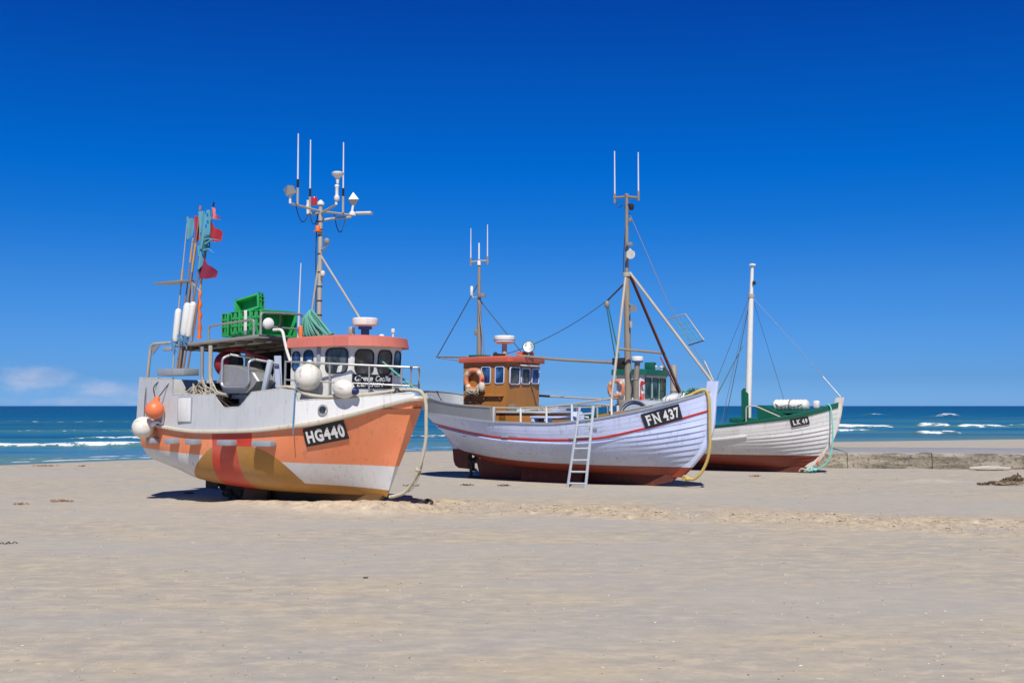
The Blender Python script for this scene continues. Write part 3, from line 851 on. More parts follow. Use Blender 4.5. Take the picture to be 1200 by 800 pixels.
# name board under the front windows
mb = MB()
FA, FB = Vector((3.10,-.85,0)), Vector((3.32,-.30,0)); FC = Vector((3.32,.30,0))
def board(u, v, lift):
    # runs across two facets of the front, v up
    s_ = u*1.16
    L1 = (FB-FA).length
    z = 2.80 + v*.32; k = (z-zb)/(zt-zb)
    a = Vector((*foot[2],0)).lerp(Vector((*head[2],0)), k); b = Vector((*foot[3],0)).lerp(Vector((*head[3],0)), k); c = Vector((*foot[4],0)).lerp(Vector((*head[4],0)), k)
    d = s_ + .03
    if d <= L1: p = a.lerp(b, d/L1); n = Vector((b.y-a.y, a.x-b.x, 0)).normalized()
    else: p = b.lerp(c, (d-L1)/(c-b).length); n = Vector((1,0,0))
    bl = min(max((d-L1+.06)/.12, 0), 1); n1_ = Vector((b.y-a.y, a.x-b.x, 0)).normalized(); n = n1_.lerp(Vector((1,0,0)), bl).normalized()
    p = p + n*(.016+lift); p.z = z; return p
vs = []; fs = []; n_ = 24
for i in range(n_+1):
    vs += [board(i/n_,0,0), board(i/n_,1,0), board(i/n_,1,-.03), board(i/n_,0,-.03)]
for i in range(n_):
    for k in range(4): fs.append((i*4+k, (i+1)*4+k, (i+1)*4+(k+1)%4, i*4+(k+1)%4))
fs += [(0,1,2,3), (n_*4+3,n_*4+2,n_*4+1,n_*4)]
mb.add(vs, fs); nb = mb.build('name_board', BLACKP, wh, smooth=30)
lettering('lettering', word('Grete Cecilie', .05,.94,.52,.93) + word('LØKKEN', .10,.74,.12,.44) + word('•', .80,.86,.20,.34), board, LETTER, nb, bold=.022, cuts=2, shear=.25)

# radar, lights and fittings on the roof
rd = MB().lathe([(0,0),(.20,0),(.30,.03),(.31,.06),(.31,.17),(.27,.20),(0,.205)], (2.75,.05,4.28), n=28).build('radar', PVCW, hg, smooth=40)
mb = MB(); mb.lathe([(.10,0),(.10,.22)], (2.75,.05,4.06), n=12); mb.lathe([(.16,0),(.16,.06)], (2.75,.05,4.215), n=16); mb.build('radar_foot', BLUEP, rd)
mb = MB(); mb.rbox((2.62,-.28,4.16),(.10,.22,.18), rz=.4); mb.tube([(2.62,-.28,4.02),(2.62,-.28,4.12)], .03); mb.build('searchlight', GALV, hg)
mb = MB(); mb.tube([(3.45,.25,3.98),(3.45,.25,4.13)], .022); mb.lathe([(.045,0),(.05,.07),(.03,.09)], (3.45,.25,4.12), n=12); mb.build('horn', PVCW, hg)
mb = MB(); mb.ball((3.05,.3,4.05),(.07,.05)); mb.build('vent', PVCW, hg)
# orange gas cylinder valve and bent exhaust on the roof's aft edge
mb = MB(); mb.lathe([(.09,0),(.085,.03),(.05,.06),(.045,.30),(.03,.33)], (1.42,-.75,3.98), n=12); mb.build('beacon_float', ORNG, hg)
tb('vent_pipe', fillet([(.95,-1.18,4.20),(1.25,-1.18,4.20),(1.32,-1.18,3.95),(1.38,-1.16,3.70),(1.48,-1.14,3.45)],.14), .035, PVCW, hg)

# canopy over the aft deck ---------------------------------------------
mb = MB()
ys_ = (-1.40, 1.30)
top = lambda x: 3.93 + .045*(x+2.3)
pts = [(-2.35,-1.40),(.70,-1.40),(.74,1.30),(-2.35,1.30)]
mb.loft([[(x,y,top(x)-.05) for x,y in pts], [(x,y,top(x)) for x,y in pts]])
can = mb.build('canopy', BEIGEM, hg)
tb('canopy_rim', [(-2.35,-1.41,top(-2.35)-.02),(.71,-1.41,top(.7)-.02),(.75,1.31,top(.7)-.02),(-2.35,1.31,top(-2.35)-.02)], .045, GALV, can)
for k in range(5):
    x = -2.1 + .65*k; mb = MB(); mb.box((x,-.05,top(x)-.10),(.06,2.66,.10)); mb.build('canopy_beam', WOODG, can)
for k in range(3):
    y = -1.0+.95*k; mb = MB(); mb.rbox((-.8,y,3.87),(3.0,.05,.045), ry=-.045); mb.build('canopy_rail', BEIGEM, can)
# stern gallows pipe
tb('gallows_frame', fillet([(-3.42,-1.42,3.10),(-3.30,-1.42,3.98),(-2.3,-1.40,4.0)],.16), .04, BEIGEM, hg)
tb('gallows_frame', fillet([(-3.42,1.38,3.10),(-3.30,1.32,3.98),(-2.3,1.30,4.0)],.16), .04, BEIGEM, hg)
mb = MB(); mb.prism([(-3.28,3.93),(-2.95,3.93),(-3.22,3.70)], -1.43, -1.41, 'y'); mb.build('gusset', GALV, hg)
mb = MB(); mb.rbox((-2.68,-1.38,3.84),(.32,.06,.10)); mb.build('lamp_bracket', GREYP, hg)
# bent J posts
tb('canopy_post', fillet([(-1.33,-1.40,3.86),(-1.33,-1.40,3.0),(-1.0,-1.45,2.68),(-.55,-1.46,2.62)],.32,6), .045, GALV, hg)
tb('canopy_post', fillet([(-1.00,-1.42,3.88),(-1.0,-1.42,3.0),(-.72,-1.47,2.70),(-.30,-1.48,2.66)],.30,6), .052, BEIGEM, hg)
tb('canopy_post', [(-1.2,1.28,3.9),(-1.2,1.3,2.0)], .045, GALV, hg)
tb('canopy_post', [(.6,1.25,4.0),(.6,1.3,2.2)], .045, GALV, hg)
mb = MB(); mb.rbox((.93,-1.36,3.03),(.13,.10,.92), ry=.28, bev=.02); mb.build('davit_leg', LGREY, hg)

# net hauler ------------------------------------------------------------
mb = MB()
prof = [(-.62,2.98),(-.60,3.22),(-.46,3.40),(.10,3.33),(.62,3.18),(.80,2.98),(.66,2.84),(.42,2.69),(-.40,2.69)]
def inset(P, s): cx = sum(p[0] for p in P)/len(P); cz = sum(p[1] for p in P)/len(P); return [(cx+(x-cx)*s, cz+(z-cz)*s) for x,z in P]
mb.loft([[(x,-.95,z) for x,z in prof], [(x,-1.46,z) for x,z in prof], [(x,-1.50,z) for x,z in inset(prof,.95)]])
hauler = mb.build('net_hauler', GALV, hg, smooth=20)
tb('guard_rail', fillet([(-.34,-1.40,3.62),(-.40,-1.56,3.55),(-.42,-1.56,2.92),(-.30,-1.56,2.84),(.42,-1.56,2.84),(.54,-1.56,2.95),(.52,-1.56,3.45),(.56,-1.40,3.50)],.14), .032, ALU, hauler)
tb('guard_rail', [(-.36,-1.36,3.64),(-.05,-.9,3.56)], .03, ALU, hauler)
tb('guard_rail', [(.54,-1.36,3.50),(.85,-.9,3.40)], .03, ALU, hauler)
for x, z, r in ((-.74,3.47,.26),(.12,3.28,.25)):
    MB().lathe([(.05,0),(r*.55,-.02),(r,.0),(r,.16),(r*.8,.2),(.06,.2)], (x,-.98,z), (0,1,0), 24).build('hauler_wheel', RUBBER, hauler)
mb = MB(); mb.ball((-1.08,-.85,3.44),(.30,.32)); mb.tube(bez([(-1.1,-.9,3.74),(-.7,-.88,3.80),(-.1,-.85,3.66),(.4,-.82,3.52)]), .04); mb.build('drum', DKRED, hauler)
mb = MB(); mb.lathe([(.14,0),(.12,.2),(.12,.4)], (-.02,-1.2,2.30), n=14); mb.rbox((0,-1.15,2.62),(.6,.4,.10)); mb.build('pedestal', GREYP, hauler)
tb('cable', bez([(-.62,-1.5,2.66),(-.45,-1.62,2.58),(-.2,-1.64,2.45),(-.05,-1.6,2.35)]), .03, RUBBER, hauler)
mb = MB(); mb.ball((-.75,-.85,3.0),(.30,.42)); mb.build('motor', BLUEP, hauler)
mb = MB(); mb.box((-1.75,1.36,3.05),(2.2,.05,1.75)); mb.build('weather_cloth', NETG, hg)
# clutter under the canopy: engine box and winch
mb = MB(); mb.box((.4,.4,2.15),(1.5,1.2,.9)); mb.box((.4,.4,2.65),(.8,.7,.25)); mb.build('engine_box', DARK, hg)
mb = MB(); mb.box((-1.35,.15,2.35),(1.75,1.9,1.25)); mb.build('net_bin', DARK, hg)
mb = MB(); mb.lathe([(.32,0),(.30,.04),(.18,.06),(.18,.7),(.30,.72),(.32,.76)], (-2.4,-.4,2.25), (0,1,0), 20); mb.rbox((-2.4,0,1.95),(.5,1.0,.5)); mb.build('winch', GREYP, hg)

# rack for the marker buoys ---------------------------------------------
mb = MB(); mb.rbox((-2.22,-1.42,3.24),(1.05,.46,.17)); mb.build('buoy_rack', GREYP, hg)
mb = MB(); mb.rbox((-2.4,-1.4,5.52),(1.12,.5,.05), rx=.05); mb.tube([(-1.77,-1.38,4.0),(-1.77,-1.38,5.5)], .03); mb.tube([(-1.78,-1.36,5.46),(-1.52,-1.34,5.24)], .028)
mb.build('pole_rack', GALV, hg)
mb = MB(); pl = [(-1.52,-1.34,5.26-.085*i) for i in range(15)]
mb.tube([(x+.012*math.sin(i*2.1), y+.012*math.cos(i*1.7), z) for i,(x,y,z) in enumerate(pl)], [.032+.012*math.sin(i*1.9)+.0015*i for i in range(15)], 10)
mb.build('net_wrap', ORNG, hg)

# mast ------------------------------------------------------------------
mx = 1.30
mast = MB().tube([(mx-.03,0,3.95),(mx,0,6.0),(mx,0,7.30)], [.062,.058,.05], 12).build('mast', BEIGEM, hg)
for z in (4.25,4.6,4.95,5.3,5.65,6.1,6.55,6.7,6.9): MB().lathe([(.066,0),(.066,.03)], (mx-.01,0,z), n=12).build('cable_tie', RUBBER, mast)
steel_prop(mast, (1.05,-.15,3.98), (mx,-.02,6.06), .026, BEIGEM, 'stay')
MB().lathe([(.05,0),(.05,.07),(.035,.09)], (1.10,-.12,4.42), (.115,.06,.99), 10).build('stay_fitting', PVCW, mast)
steel_prop(mast, (2.72,.02,4.34), (mx+.03,0,6.06), .026, BEIGEM, 'stay')
P1, P2, P3, P4 = Vector((1.36,-1.08,7.20)), Vector((1.49,.90,7.18)), Vector((.86,-.01,7.14)), Vector((2.13,-.32,7.20))
tb('crossarm', [P1, (mx,0,7.17), P2], .029, BEIGEM, mast)
tb('crossarm', [P3, (mx,0,7.12), P4], .029, BEIGEM, mast)
tb('crossarm', fillet([(mx,.05,6.95),(1.38,.2,7.0),(1.95,.40,7.02)],.1), .03, BEIGEM, mast)
MB().lathe([(.09,0),(.09,.05),(.02,.12)], (mx,0,7.33), n=12).build('mast_cap', PVCW, mast)
MB().lathe([(.07,0),(.075,.02),(.075,.17),(.06,.2)], (mx-.12,-.1,7.32), n=12).build('navigation_light', REDL, mast)
MB().lathe([(.11,0),(.11,.02),(.06,.03),(.06,.12),(.04,.15)], (mx-.02,-.07,6.66), n=14).build('deck_light', ORNG, mast)
tb('light_bracket', fillet([(mx,0,6.20),(mx+.22,-.06,6.24),(mx+.3,-.08,6.34)],.06), .026, BEIGEM, mast)
MB().lathe([(.05,0),(.08,.04),(.08,.08),(.03,.13)], (mx+.3,-.08,6.34), n=12).build('navigation_light', GALV, mast)
tb('light_bracket', fillet([(mx,0,5.50),(mx+.12,-.04,5.50),(mx+.14,-.05,5.58)],.04), .022, BEIGEM, mast)
MB().lathe([(.04,0),(.06,.03),(.06,.10),(.02,.13)], (mx+.14,-.05,5.56), n=12).build('navigation_light', PVCW, mast)
def whip(base, z1, name='antenna', sleeve=.28, r=.02):
    x, y, z = base
    a = MB().tube([(x,y,z),(x,y,z+.42)], .028).tube([(x,y,z+.42),(x,y,z+.62)], .03, m=1).tube([(x,y,z+.60),(x,y,z1)], [r, r*.75], m=2)
    return a.build(name, [BEIGEM, BLACKP, ANT], mast)
whip((1.35,-.83,7.2), 8.93); whip((.98,-.05,7.14), 8.98); whip((1.46,.62,7.2), 8.98)
MB().lathe([(.05,0),(.05,.16),(.065,.17),(.065,.22),(.05,.23),(.05,.34)], (.9,-.02,7.14), n=12).build('antenna_base', PVCW, mast)
# angular radar reflectors
def octa(c, r, rot, name='radar_reflector'):
    m = MB(); q = Quaternion(Vector((1,.4,.2)).normalized(), rot)
    a = [q @ Vector(v)*r for v in ((1,0,0),(0,1,0),(-1,0,0),(0,-1,0),(0,0,1.05),(0,0,-1.05))]
    m.add([Vector(c)+v for v in a], [(0,1,4),(1,2,4),(2,3,4),(3,0,4),(1,0,5),(2,1,5),(3,2,5),(0,3,5)])
    return m.build(name, GALV, mast, smooth=10)
octa((1.36,-1.10,7.50), .18, 1.0); tb('reflector_post', [P1, P1+Vector((0,-.01,.2))], .03, PVCW, mast)
octa((1.50,.95,7.58), .18, .1); tb('reflector_post', [P2, P2+Vector((0,.05,.26))], .03, PVCW, mast)
MB().lathe([(.09,0),(.09,.06),(.04,.1)], P2+Vector((0,.03,0)), n=12).build('reflector_foot', PVCW, mast)
MB().rbox((1.72,1.12,7.24),(.40,.24,.05), rz=.5, bev=.02).build('wind_vane', FENW, mast)
m = MB(); m.tube([P4, P4+Vector((0,0,.16))], .03); m.lathe([(.05,0),(.07,.03),(.07,.09),(.04,.12),(.04,.3),(.06,.34),(.05,.38)], P4+Vector((.02,0,.1)), n=12)
m.lathe([(.03,0),(.05,.14),(.14,.22),(.15,.26),(.10,.29),(0,.30)], P4+Vector((.04,0,.5)), n=18); m.build('satellite_antenna', PVCW, mast)
for a_, b_, s_ in (((1.36,-.9,7.2),(.97,-.1,7.12),.30),((.98,-.05,7.12),(1.2,0,7.05),.22),((1.47,.3,7.12),(1.47,.7,7.12),.42)):
    tb('cable', sag(a_, b_, s_), .012, RUBBER, mast, 6)
tb('cable', bez([(mx-.06,-.05,7.1),(mx-.09,-.06,6.2),(mx-.08,-.05,5.2),(mx-.09,-.05,4.1)]), .014, RUBBER, mast, 6)

# bow railing -------------------------------------------------------------
def gy(X, d=.13): p = H.pt(X, 1, -1); return (p.x, abs(p.y)-d)
rails = []
XS = [1.72,2.3,2.8,3.2,3.6,3.95,4.2,4.34]
zz = lambda x, a, b: a+(b-a)*(x-1.7)/2.7
for sd in (-1,1):
    t = [(gy(X)[0], sd*max(gy(X)[1],.05), zz(X,3.42,3.27)) for X in XS]; mds = [(x,y,z-.42) for x,y,z in t]
    tb('bow_rail', [(t[0][0]-.02,t[0][1],2.80)] + fillet([t[0]]+t[1:],.05), .026, GALV, hg)
    tb('bow_rail', mds, .02, GALV, hg)
    for i in (2,4,6):
        x,y,z = t[i]; tb('stanchion', [(x,y,z),(x,y,2.56)], .022, GALV, hg)
tb('bow_rail', bez([(t[-1][0],-.08,3.27),(t[-1][0]+.10,0,3.27),(t[-1][0],.08,3.27)],4), .026, GALV, hg)

# loose things on and around the boat ---------------------------------------
def crate(name, L, Dp, Hh, label, strip=False):
    """fish crate, opening towards +x, long axis along y, walls pierced by rows of notches"""
    root = empty(name, label=label, cat='fish crate', group='green fish crates on the canopy')
    mb = MB(); t = .028
    mb.box((-Dp/2+t/2,0,Hh/2),(t,L,Hh),bev=.006)                          # bottom of the crate
    for s in (-1,1): mb.box((0,s*(L/2-t/2),Hh/2),(Dp-.01,t,Hh-.01),bev=.006)
    mb.box((0,0,t/2),(Dp-.012,L-.012,t),bev=.006); mb.box((0,0,Hh-t/2),(Dp-.012,L-.012,t),bev=.006)
    mb.build('crate_body', CRATE, root)
    rim = MB(); w = .03
    for z in (0,Hh): rim.box((Dp/2-.01,0,z),(.05,L+w,w+.02),bev=.008)
    for s in (-1,1): rim.box((Dp/2-.01,s*L/2,Hh/2),(.052,w+.02,Hh),bev=.008)
    rim.build('rim', CRATE, root)
    for s in (-1,1):
        rib = MB(); hole = MB()
        for r in range(3):
            z = Hh*(.16+.30*r)
            for k in range(max(2, int(Dp/.14))):
                x = -Dp/2 + Dp*(k+.5)/max(2, int(Dp/.14))
                hole.prism([(x-.035,z+.12),(x+.04,z+.12),(x+.03,z+.03),(x-.01,z)], s*(L/2)+s*.001, s*(L/2)+s*.004, 'y')
                rib.rbox((x-.05,s*(L/2+.008),z+.06),(.014,.02,.13),bev=.004)
            rib.rbox((0,s*(L/2+.008),z+.145),(Dp*.98,.02,.02),bev=.004)
        rib.rbox((0,s*(L/2+.004),Hh/2),(.02,.012,Hh*.98),bev=.003)
        rib.build('ribs', CRATE, root); hole.build('holes', DARK, root)
    if strip:
        MB().box((.02,-L/2-.022,Hh*.53),(.10,.008,Hh*.98),bev=.002).build('label_strip', PVCW, root)
    return root
zc = 4.10
c1 = crate('fish_crate', 1.14, .36, .60, 'foremost green fish crate on the canopy, open side facing the wheelhouse'); A.onto(c1, .33, -.60, zc)
c2 = crate('fish_crate', 1.12, .36, .60, 'green fish crate with a white strip down its side', True); A.onto(c2, -.05, -.60, zc)
c3 = crate('fish_crate', 1.12, .34, .59, 'green fish crate between the white striped crate and the rearmost one'); A.onto(c3, -.42, -.60, zc)
c4 = crate('fish_crate', 1.06, .24, .56, 'rearmost green fish crate on the canopy, standing apart from the others'); A.onto(c4, -.84, -.58, zc)
c5 = crate('fish_crate', .74, .22, .34, 'green fish crate lying tilted on top of the other crates'); A.onto(c5, -.30, -.72, zc+.66)
c5.rotation_euler = (A.M.to_3x3() @ Matrix.Rotation(R(-11),3,'Y') @ Matrix.Rotation(R(-84),3,'Z') @ Matrix.Rotation(R(-8),3,'Y')).to_euler()
c5.location = A(-.30, -.80, zc+.62)
# rails round the crates are part of the canopy
tb('crate_rail', fillet([(-1.15,-1.36,3.98),(-1.15,-1.36,4.36),(.47,-1.36,4.46),(.47,-1.36,4.04)],.09), .03, GALV, can)
tb('crate_rail', fillet([(.62,-1.28,4.08),(.62,-1.28,4.62),(.66,.05,4.66),(.66,.05,4.08)],.09), .03, GALV, can)
tb('crate_rail', [(.63,-1.28,4.30),(.67,.35,4.28)], .025, GALV, can)
tb('crate_rail', fillet([(.67,.35,4.28),(.68,.42,4.10),(.68,.42,4.0)],.08), .025, GALV, can)
MB().lathe([(.12,0),(.14,.03),(.12,.09),(.05,.13)], (.78,-1.2,4.36), (.85,-.4,-.2), 16).build('deck_light', PVCW, can)
tb('antenna', [(-.35,.9,4.0),(-.33,.9,4.95),(-.28,.9,6.1)], [.035,.02,.012], ANT, can)
MB().tube([(.68,-.72,4.62),(.69,-.70,4.42),(.67,-.78,4.2)], .03).build('strap', NETG, can)

def fender(name, r, mat, endmat, label, stretch=1.0, both=False):
    root = empty(name, label=label, cat='fender')
    pr = [(r*math.sin(math.pi*i/16)*(1 if i < 12 else 1), -r*stretch*math.cos(math.pi*i/16)) for i in range(17)]
    MB().lathe(pr[:-1]+[(.05,r*stretch*1.02)], (0,0,0), (0,0,1), 28).build('fender_body', mat, root, smooth=60)
    MB().lathe([(.085,0),(.075,.05),(.07,.10),(.045,.12)], (0,0,r*stretch*.93), (0,0,1), 14).build('fender_neck', endmat, root)
    return root
def turn(o, fr, d):
    """aim a thing's own z axis along boat direction d"""
    v = (fr.M.to_3x3() @ Vector(d)).normalized(); o.rotation_euler = v.to_track_quat('Z','Y').to_euler()
f1 = fender('fender', .315, FENW, PVCW, 'large round white fender hanging on the rail beside the side windows'); A.onto(f1, 2.30, -1.36, 3.05); turn(f1, A, (-.2,.3,1))
tb('fender_band', [(.318*math.cos(t), .08*math.sin(t)+.02, .315*math.sin(t)*.985) for t in [math.pi*2*k/40 for k in range(40)]], .009, GREYP, f1, 6)
f2 = fender('fender', .215, FENW, BLUEE, 'pear shaped white fender with a dark blue end on the foredeck rail', 1.25); A.onto(f2, 3.28, -1.22, 2.78); turn(f2, A, (.93,.25,-.18))
f3 = fender('fender', .235, FENO, FENO, 'small round orange fender hanging at the stern corner'); A.onto(f3, -2.42, -1.95, 2.30); turn(f3, A, (.1,.15,1))
f4 = fender('fender', .275, FENW, PVCW, 'round white fender hanging below the orange one at the stern'); A.onto(f4, -2.90, -1.92, 1.86); turn(f4, A, (.8,.3,.3))
tb('fender_rope', [f3.matrix_basis.inverted() @ A(*p) for p in bez([(-2.42,-1.90,2.52),(-2.8,-1.7,2.85),(-2.6,-1.60,3.05),(-2.25,-1.56,3.09)])], .014, ROPED, f3, 6)
tb('fender_rope', [f3.matrix_basis.inverted() @ A(*p) for p in bez([(-2.42,-1.92,2.52),(-2.3,-1.72,2.85),(-2.15,-1.60,3.10)])], .014, ROPED, f3, 6)
tb('fender_rope', [f4.matrix_basis.inverted() @ A(*p) for p in bez([(-2.66,-1.88,1.96),(-2.5,-1.78,1.99),(-2.38,-1.74,1.97),(-2.36,-1.72,2.3)])], .03, PVCW, f4, 6)
tb('fender_rope', [f4.matrix_basis.inverted() @ A(*p) for p in bez([(-2.95,-1.85,2.12),(-3.2,-1.65,2.6),(-3.36,-1.46,3.08)])], .012, ROPED, f4, 6)
# rope pile in the stern opening
pile = empty('rope_pile', label='tangled pile of brown rope and hooks in the stern opening', cat='rope pile'); A.onto(pile, -1.25, -1.22, 1.98)
mb = MB()
for k in range(70):
    a = random.uniform(-.75,.75); q_ = Vector((a, random.uniform(-.25,.2), random.uniform(.1,.75)))
    mb.tube(bez([q_, q_+Vector((random.uniform(-.25,.25),random.uniform(-.1,.1),random.uniform(-.05,.3)*(1-abs(a)))), q_+Vector((random.uniform(-.4,.4),random.uniform(-.2,.2),random.uniform(-.3,.1)))],3), random.uniform(.012,.028), 5)
mb.build('rope_strands', STICK, pile)
mb = MB()
for k in range(26):
    q_ = Vector((random.uniform(-.35,.5), -.28, random.uniform(.62,.82))); mb.tube(bez([q_, q_+Vector((random.uniform(-.15,.15),-.05,random.uniform(.05,.2))), q_+Vector((random.uniform(-.3,.3),-.06,random.uniform(-.1,.06)))],3), .014, 5)
mb.build('pale_strands', ROPEC, pile)
mb = MB(); mb.ball((-.1,.10,.20),(.36,.40)); mb.ball((.35,.25,.16),(.33,.36)); mb.ball((-.5,.25,.12),(.33,.34)); mb.build('net_heap', NETG, pile)
# cloth hung under the canopy
mb = MB(); vs = []; fs = []
for i in range(15):
    for j in range(15):
        u, v = i/14, j/14; vs.append((.68+.16*(1-v)*-.3+.36*u*(.55+.45*(1-v)), -.92+.03*math.sin(u*11+v*2)+.05*u, 3.60-.92*(1-v)))
for i in range(14):
    for j in range(14): fs.append((i*15+j,(i+1)*15+j,(i+1)*15+j+1,i*15+j+1))
oil = MB().add(vs, fs).build('work_apron', TARPB, None); tag(oil, 'pale blue work apron hanging beside the wheelhouse under the canopy', 'work apron'); A.onto(oil)
# teal rope coil on the roof
coil = empty('rope_coil', label='teal rope hank hanging from the mast foot on the wheelhouse roof', cat='rope'); A.onto(coil, 1.2, -.1, 4.0)
mb = MB()
for k in range(13):
    a = k/12; sp_ = (a-.3)*.75+random.uniform(-.06,.06)
    mb.tube(bez([(-.10+.05*random.random(),-.05,.72),(-.10+sp_*.35,-.14-.05*random.random(),.52),(-.08+sp_,-.16+.12*random.random(),.10+.10*random.random()),(.02+sp_*1.1,.05,.06),(-.04+sp_*.5,.02,.45),(-.06,-.02,.74)],5), .024+.008*(k%2), 6)
mb.build('rope_loops', ROPET, coil)
tb('rope_tail', bez([(.4,-.1,.10),(.7,-.2,.09),(1.0,-.3,.12)],5), .024, ROPET, coil, 6)
# stay line from mast radar to bow
ln = tb('bow_line', [A.M.inverted() @ A(*p) for p in sag((2.66,-.33,4.10),(4.40,-.05,2.78),.03)], .024, ROPET, None, 6); A.onto(ln)
tag(ln, 'pale teal rope stretched from the roof light down to the bow', 'rope')
# thick mooring rope along the deck edge and hanging off the bow
mr = empty('mooring_rope', label='thick cream mooring rope draped along the deck and hanging off the orange bow', cat='rope'); A.onto(mr)
tb('rope_run', bez([(1.45,-1.48,2.82),(1.8,-1.52,2.83),(2.1,-1.50,2.78),(2.35,-1.46,2.66),(2.8,-1.32,2.60),(3.15,-1.15,2.62),(3.5,-.92,2.64),(3.9,-.62,2.70),(4.2,-.33,2.76),(4.42,-.15,2.76),(4.58,-.05,2.70),(4.66,0,2.45),(4.67,0,2.1),(4.64,.02,1.6),(4.50,.02,1.1),(4.30,.02,.72),(4.05,.02,.44),(3.80,.0,.34),(3.62,-.03,.30)],7), .042, ROPEC, mr, 10)
tb('rope_end', bez([(3.95,.04,.42),(4.2,.06,.50),(4.42,.08,.85),(4.52,.06,1.15)],6), .022, ROPEC, mr, 8)
MB().ball((4.42,.03,.95),(.07,.06)).build('knot', ROPEC, mr)
tb('lashing', bez([(4.05,-.45,2.62),(4.15,-.42,2.78),(4.22,-.32,2.70),(4.3,-.25,2.80)],5), .03, ROPED, mr, 6)
bl = tb('lanyard', [A.M.inverted() @ A(*p) for p in ((2.17,-1.50,3.36),(2.18,-1.66,2.70),(2.2,-1.73,2.02),(2.2,-1.72,1.75))], .012, ROPEB, None, 6); A.onto(bl); tag(bl, 'thin blue line hanging down the side below the bow rail', 'rope')

# marker buoys --------------------------------------------------------------
def flag(parent, mat, p, w, h, droop=0, taper=.6, name='flag', frayed=False, wave=.05):
    """cloth hoisted from pole point p (top corner), flying along +x"""
    vs = []; fs = []; nu, nv = 12, 10
    for i in range(nu+1):
        for j in range(nv+1):
            u, v = i/nu, j/nv
            hh = h*(1-(1-taper)*u)
            fr = (random.random()*.35*(u if i == nu else 0)) if frayed else 0
            vs.append((p[0]+w*u*(1-fr)*(1-.12*v), p[1]+wave*math.sin(u*7+v*2)+.06*u, p[2]-hh*v-droop*u**1.3+.02*math.sin(u*9)))
    for i in range(nu):
        for j in range(nv):
            if frayed and i >= nu-4 and random.random() < .22: continue
            fs.append((i*(nv+1)+j,(i+1)*(nv+1)+j,(i+1)*(nv+1)+j+1,i*(nv+1)+j+1))
    return MB().add(vs, fs).build(name, mat, parent, smooth=60)
FX = lambda px: -2.73+(px-192)*.0328
FZ = lambda py: 3.21+(438-py)*.0214
def dan_buoy(label, base, top, y, flo=None, pole=STICK, tipmat=BLACKP, flags=(), band=None):
    bx_, bz = FX(base[0]), FZ(base[1]); tx, tz = FX(top[0]), FZ(top[1])
    root = empty('marker_buoy', label=label, cat='marker buoy', group='marker buoys standing at the stern'); A.onto(root, bx_, y, bz)
    L = lambda px, py, dy=0: (FX(px)-bx_, dy, FZ(py)-bz)
    d = Vector((tx-bx_, .05, tz-bz))
    MB().tube([(0,0,0), d*.5, d], [.024,.019,.013], 8).build('pole', pole, root)
    MB().tube([d*.985, d*1.012], .022, 8).build('pole_tip', tipmat, root)
    if band:
        a, b = band; MB().tube([d*a, d*b], .024, 8).build('pole_band', STICKY, root)
    if flo:
        a, b, r = flo; ax = d.normalized(); Lh = (d*b-d*a).length
        MB().lathe([(.02,0),(r*.75,.03),(r,.12),(r,Lh-.1),(r*.8,Lh-.03),(.03,Lh)], d*a, ax, 16).build('float', PVCW, root)
        mb = MB()
        for k in range(5):
            q_ = d*a + Vector((random.uniform(-.05,.05),-.05,random.uniform(-.03,.05)))
            mb.tube(bez([q_, q_+Vector((random.uniform(-.1,.12),-.04,random.uniform(-.15,.05))), q_+Vector((random.uniform(-.1,.12),-.03,random.uniform(-.35,-.1)))],4), .013, 5)
        mb.build('lashing', ROPEB, root)
    for f in flags:
        mt, px, py, w_, h_, kw = f
        flag(root, mt, L(px, py, -.01), w_, h_, **kw)
    return root
dan_buoy('marker buoy on a pale grey pole with a narrow teal flag, leftmost of the bunch', (203,432), (215.7,256), -1.46, (.175,.40,.085), BEIGEM, BEIGEM, [(FLTEAL,216.5,257,.17,.58,dict(taper=.7))], (.55,.66))
dan_buoy('marker buoy with a furled dark red flag hanging straight down', (209,432), (225.5,253), -1.36, None, STICK, BLACKP, [(FLRED,222.0,254,.19,.66,dict(taper=.9,wave=.03))], (.68,.80))
dan_buoy('marker buoy with a large tattered pale blue flag and orange tip', (210,432), (229.5,245), -1.44, (.20,.41,.095), STICK, ORNG, [(FLTEAL,229.5,250,.40,1.05,dict(taper=.75,frayed=True)),(FLDTEAL,232,275,.30,.50,dict(taper=.7,frayed=True,droop=.12)),(FLTEAL,229,290,.20,.75,dict(taper=.5,frayed=True))], (.60,.78))
dan_buoy('marker buoy with a bright red flag and a small pink pennant, rightmost and tallest', (216,432), (241,242), -1.34, None, STICK, BLACKP, [(FLPINK,241,246,.25,.30,dict(taper=.12,droop=.30,frayed=True)),(FLRED,237,263,.44,.50,dict(taper=.5,droop=.27))], (.45,.58))
dan_buoy('short marker buoy with a wine red flag low on its pole', (214,432), (231,294), -1.42, (.26,.56,.085), STICK, STICKY, [(FLWINE,229,302,.64,.62,dict(taper=.28,droop=.42))], (.86,.99))
dan_buoy('bare marker buoy with a yellow banded top and no flag', (206,432), (220,281), -1.40, None, STICK, STICKY, (), (.82,.98))
mb = MB()
for (x0,z0,x1,z1) in ((236,284,248,288),(238,289,252,286),(236,296,246,300)):
    mb.tube(bez([(FX(x0),-1.44,FZ(z0)),(FX((x0+x1)/2),-1.43,FZ((z0+z1)/2)+.06),(FX(x1),-1.40,FZ(z1))],4), [.03,.03,.025,.02,.018,.015,.012,.008,.006], 5)
shred = mb.build('flag_shreds', FLTEAL, None); A.onto(shred); tag(shred, 'pale teal shreds of torn flag cloth streaming from the poles', 'flag')

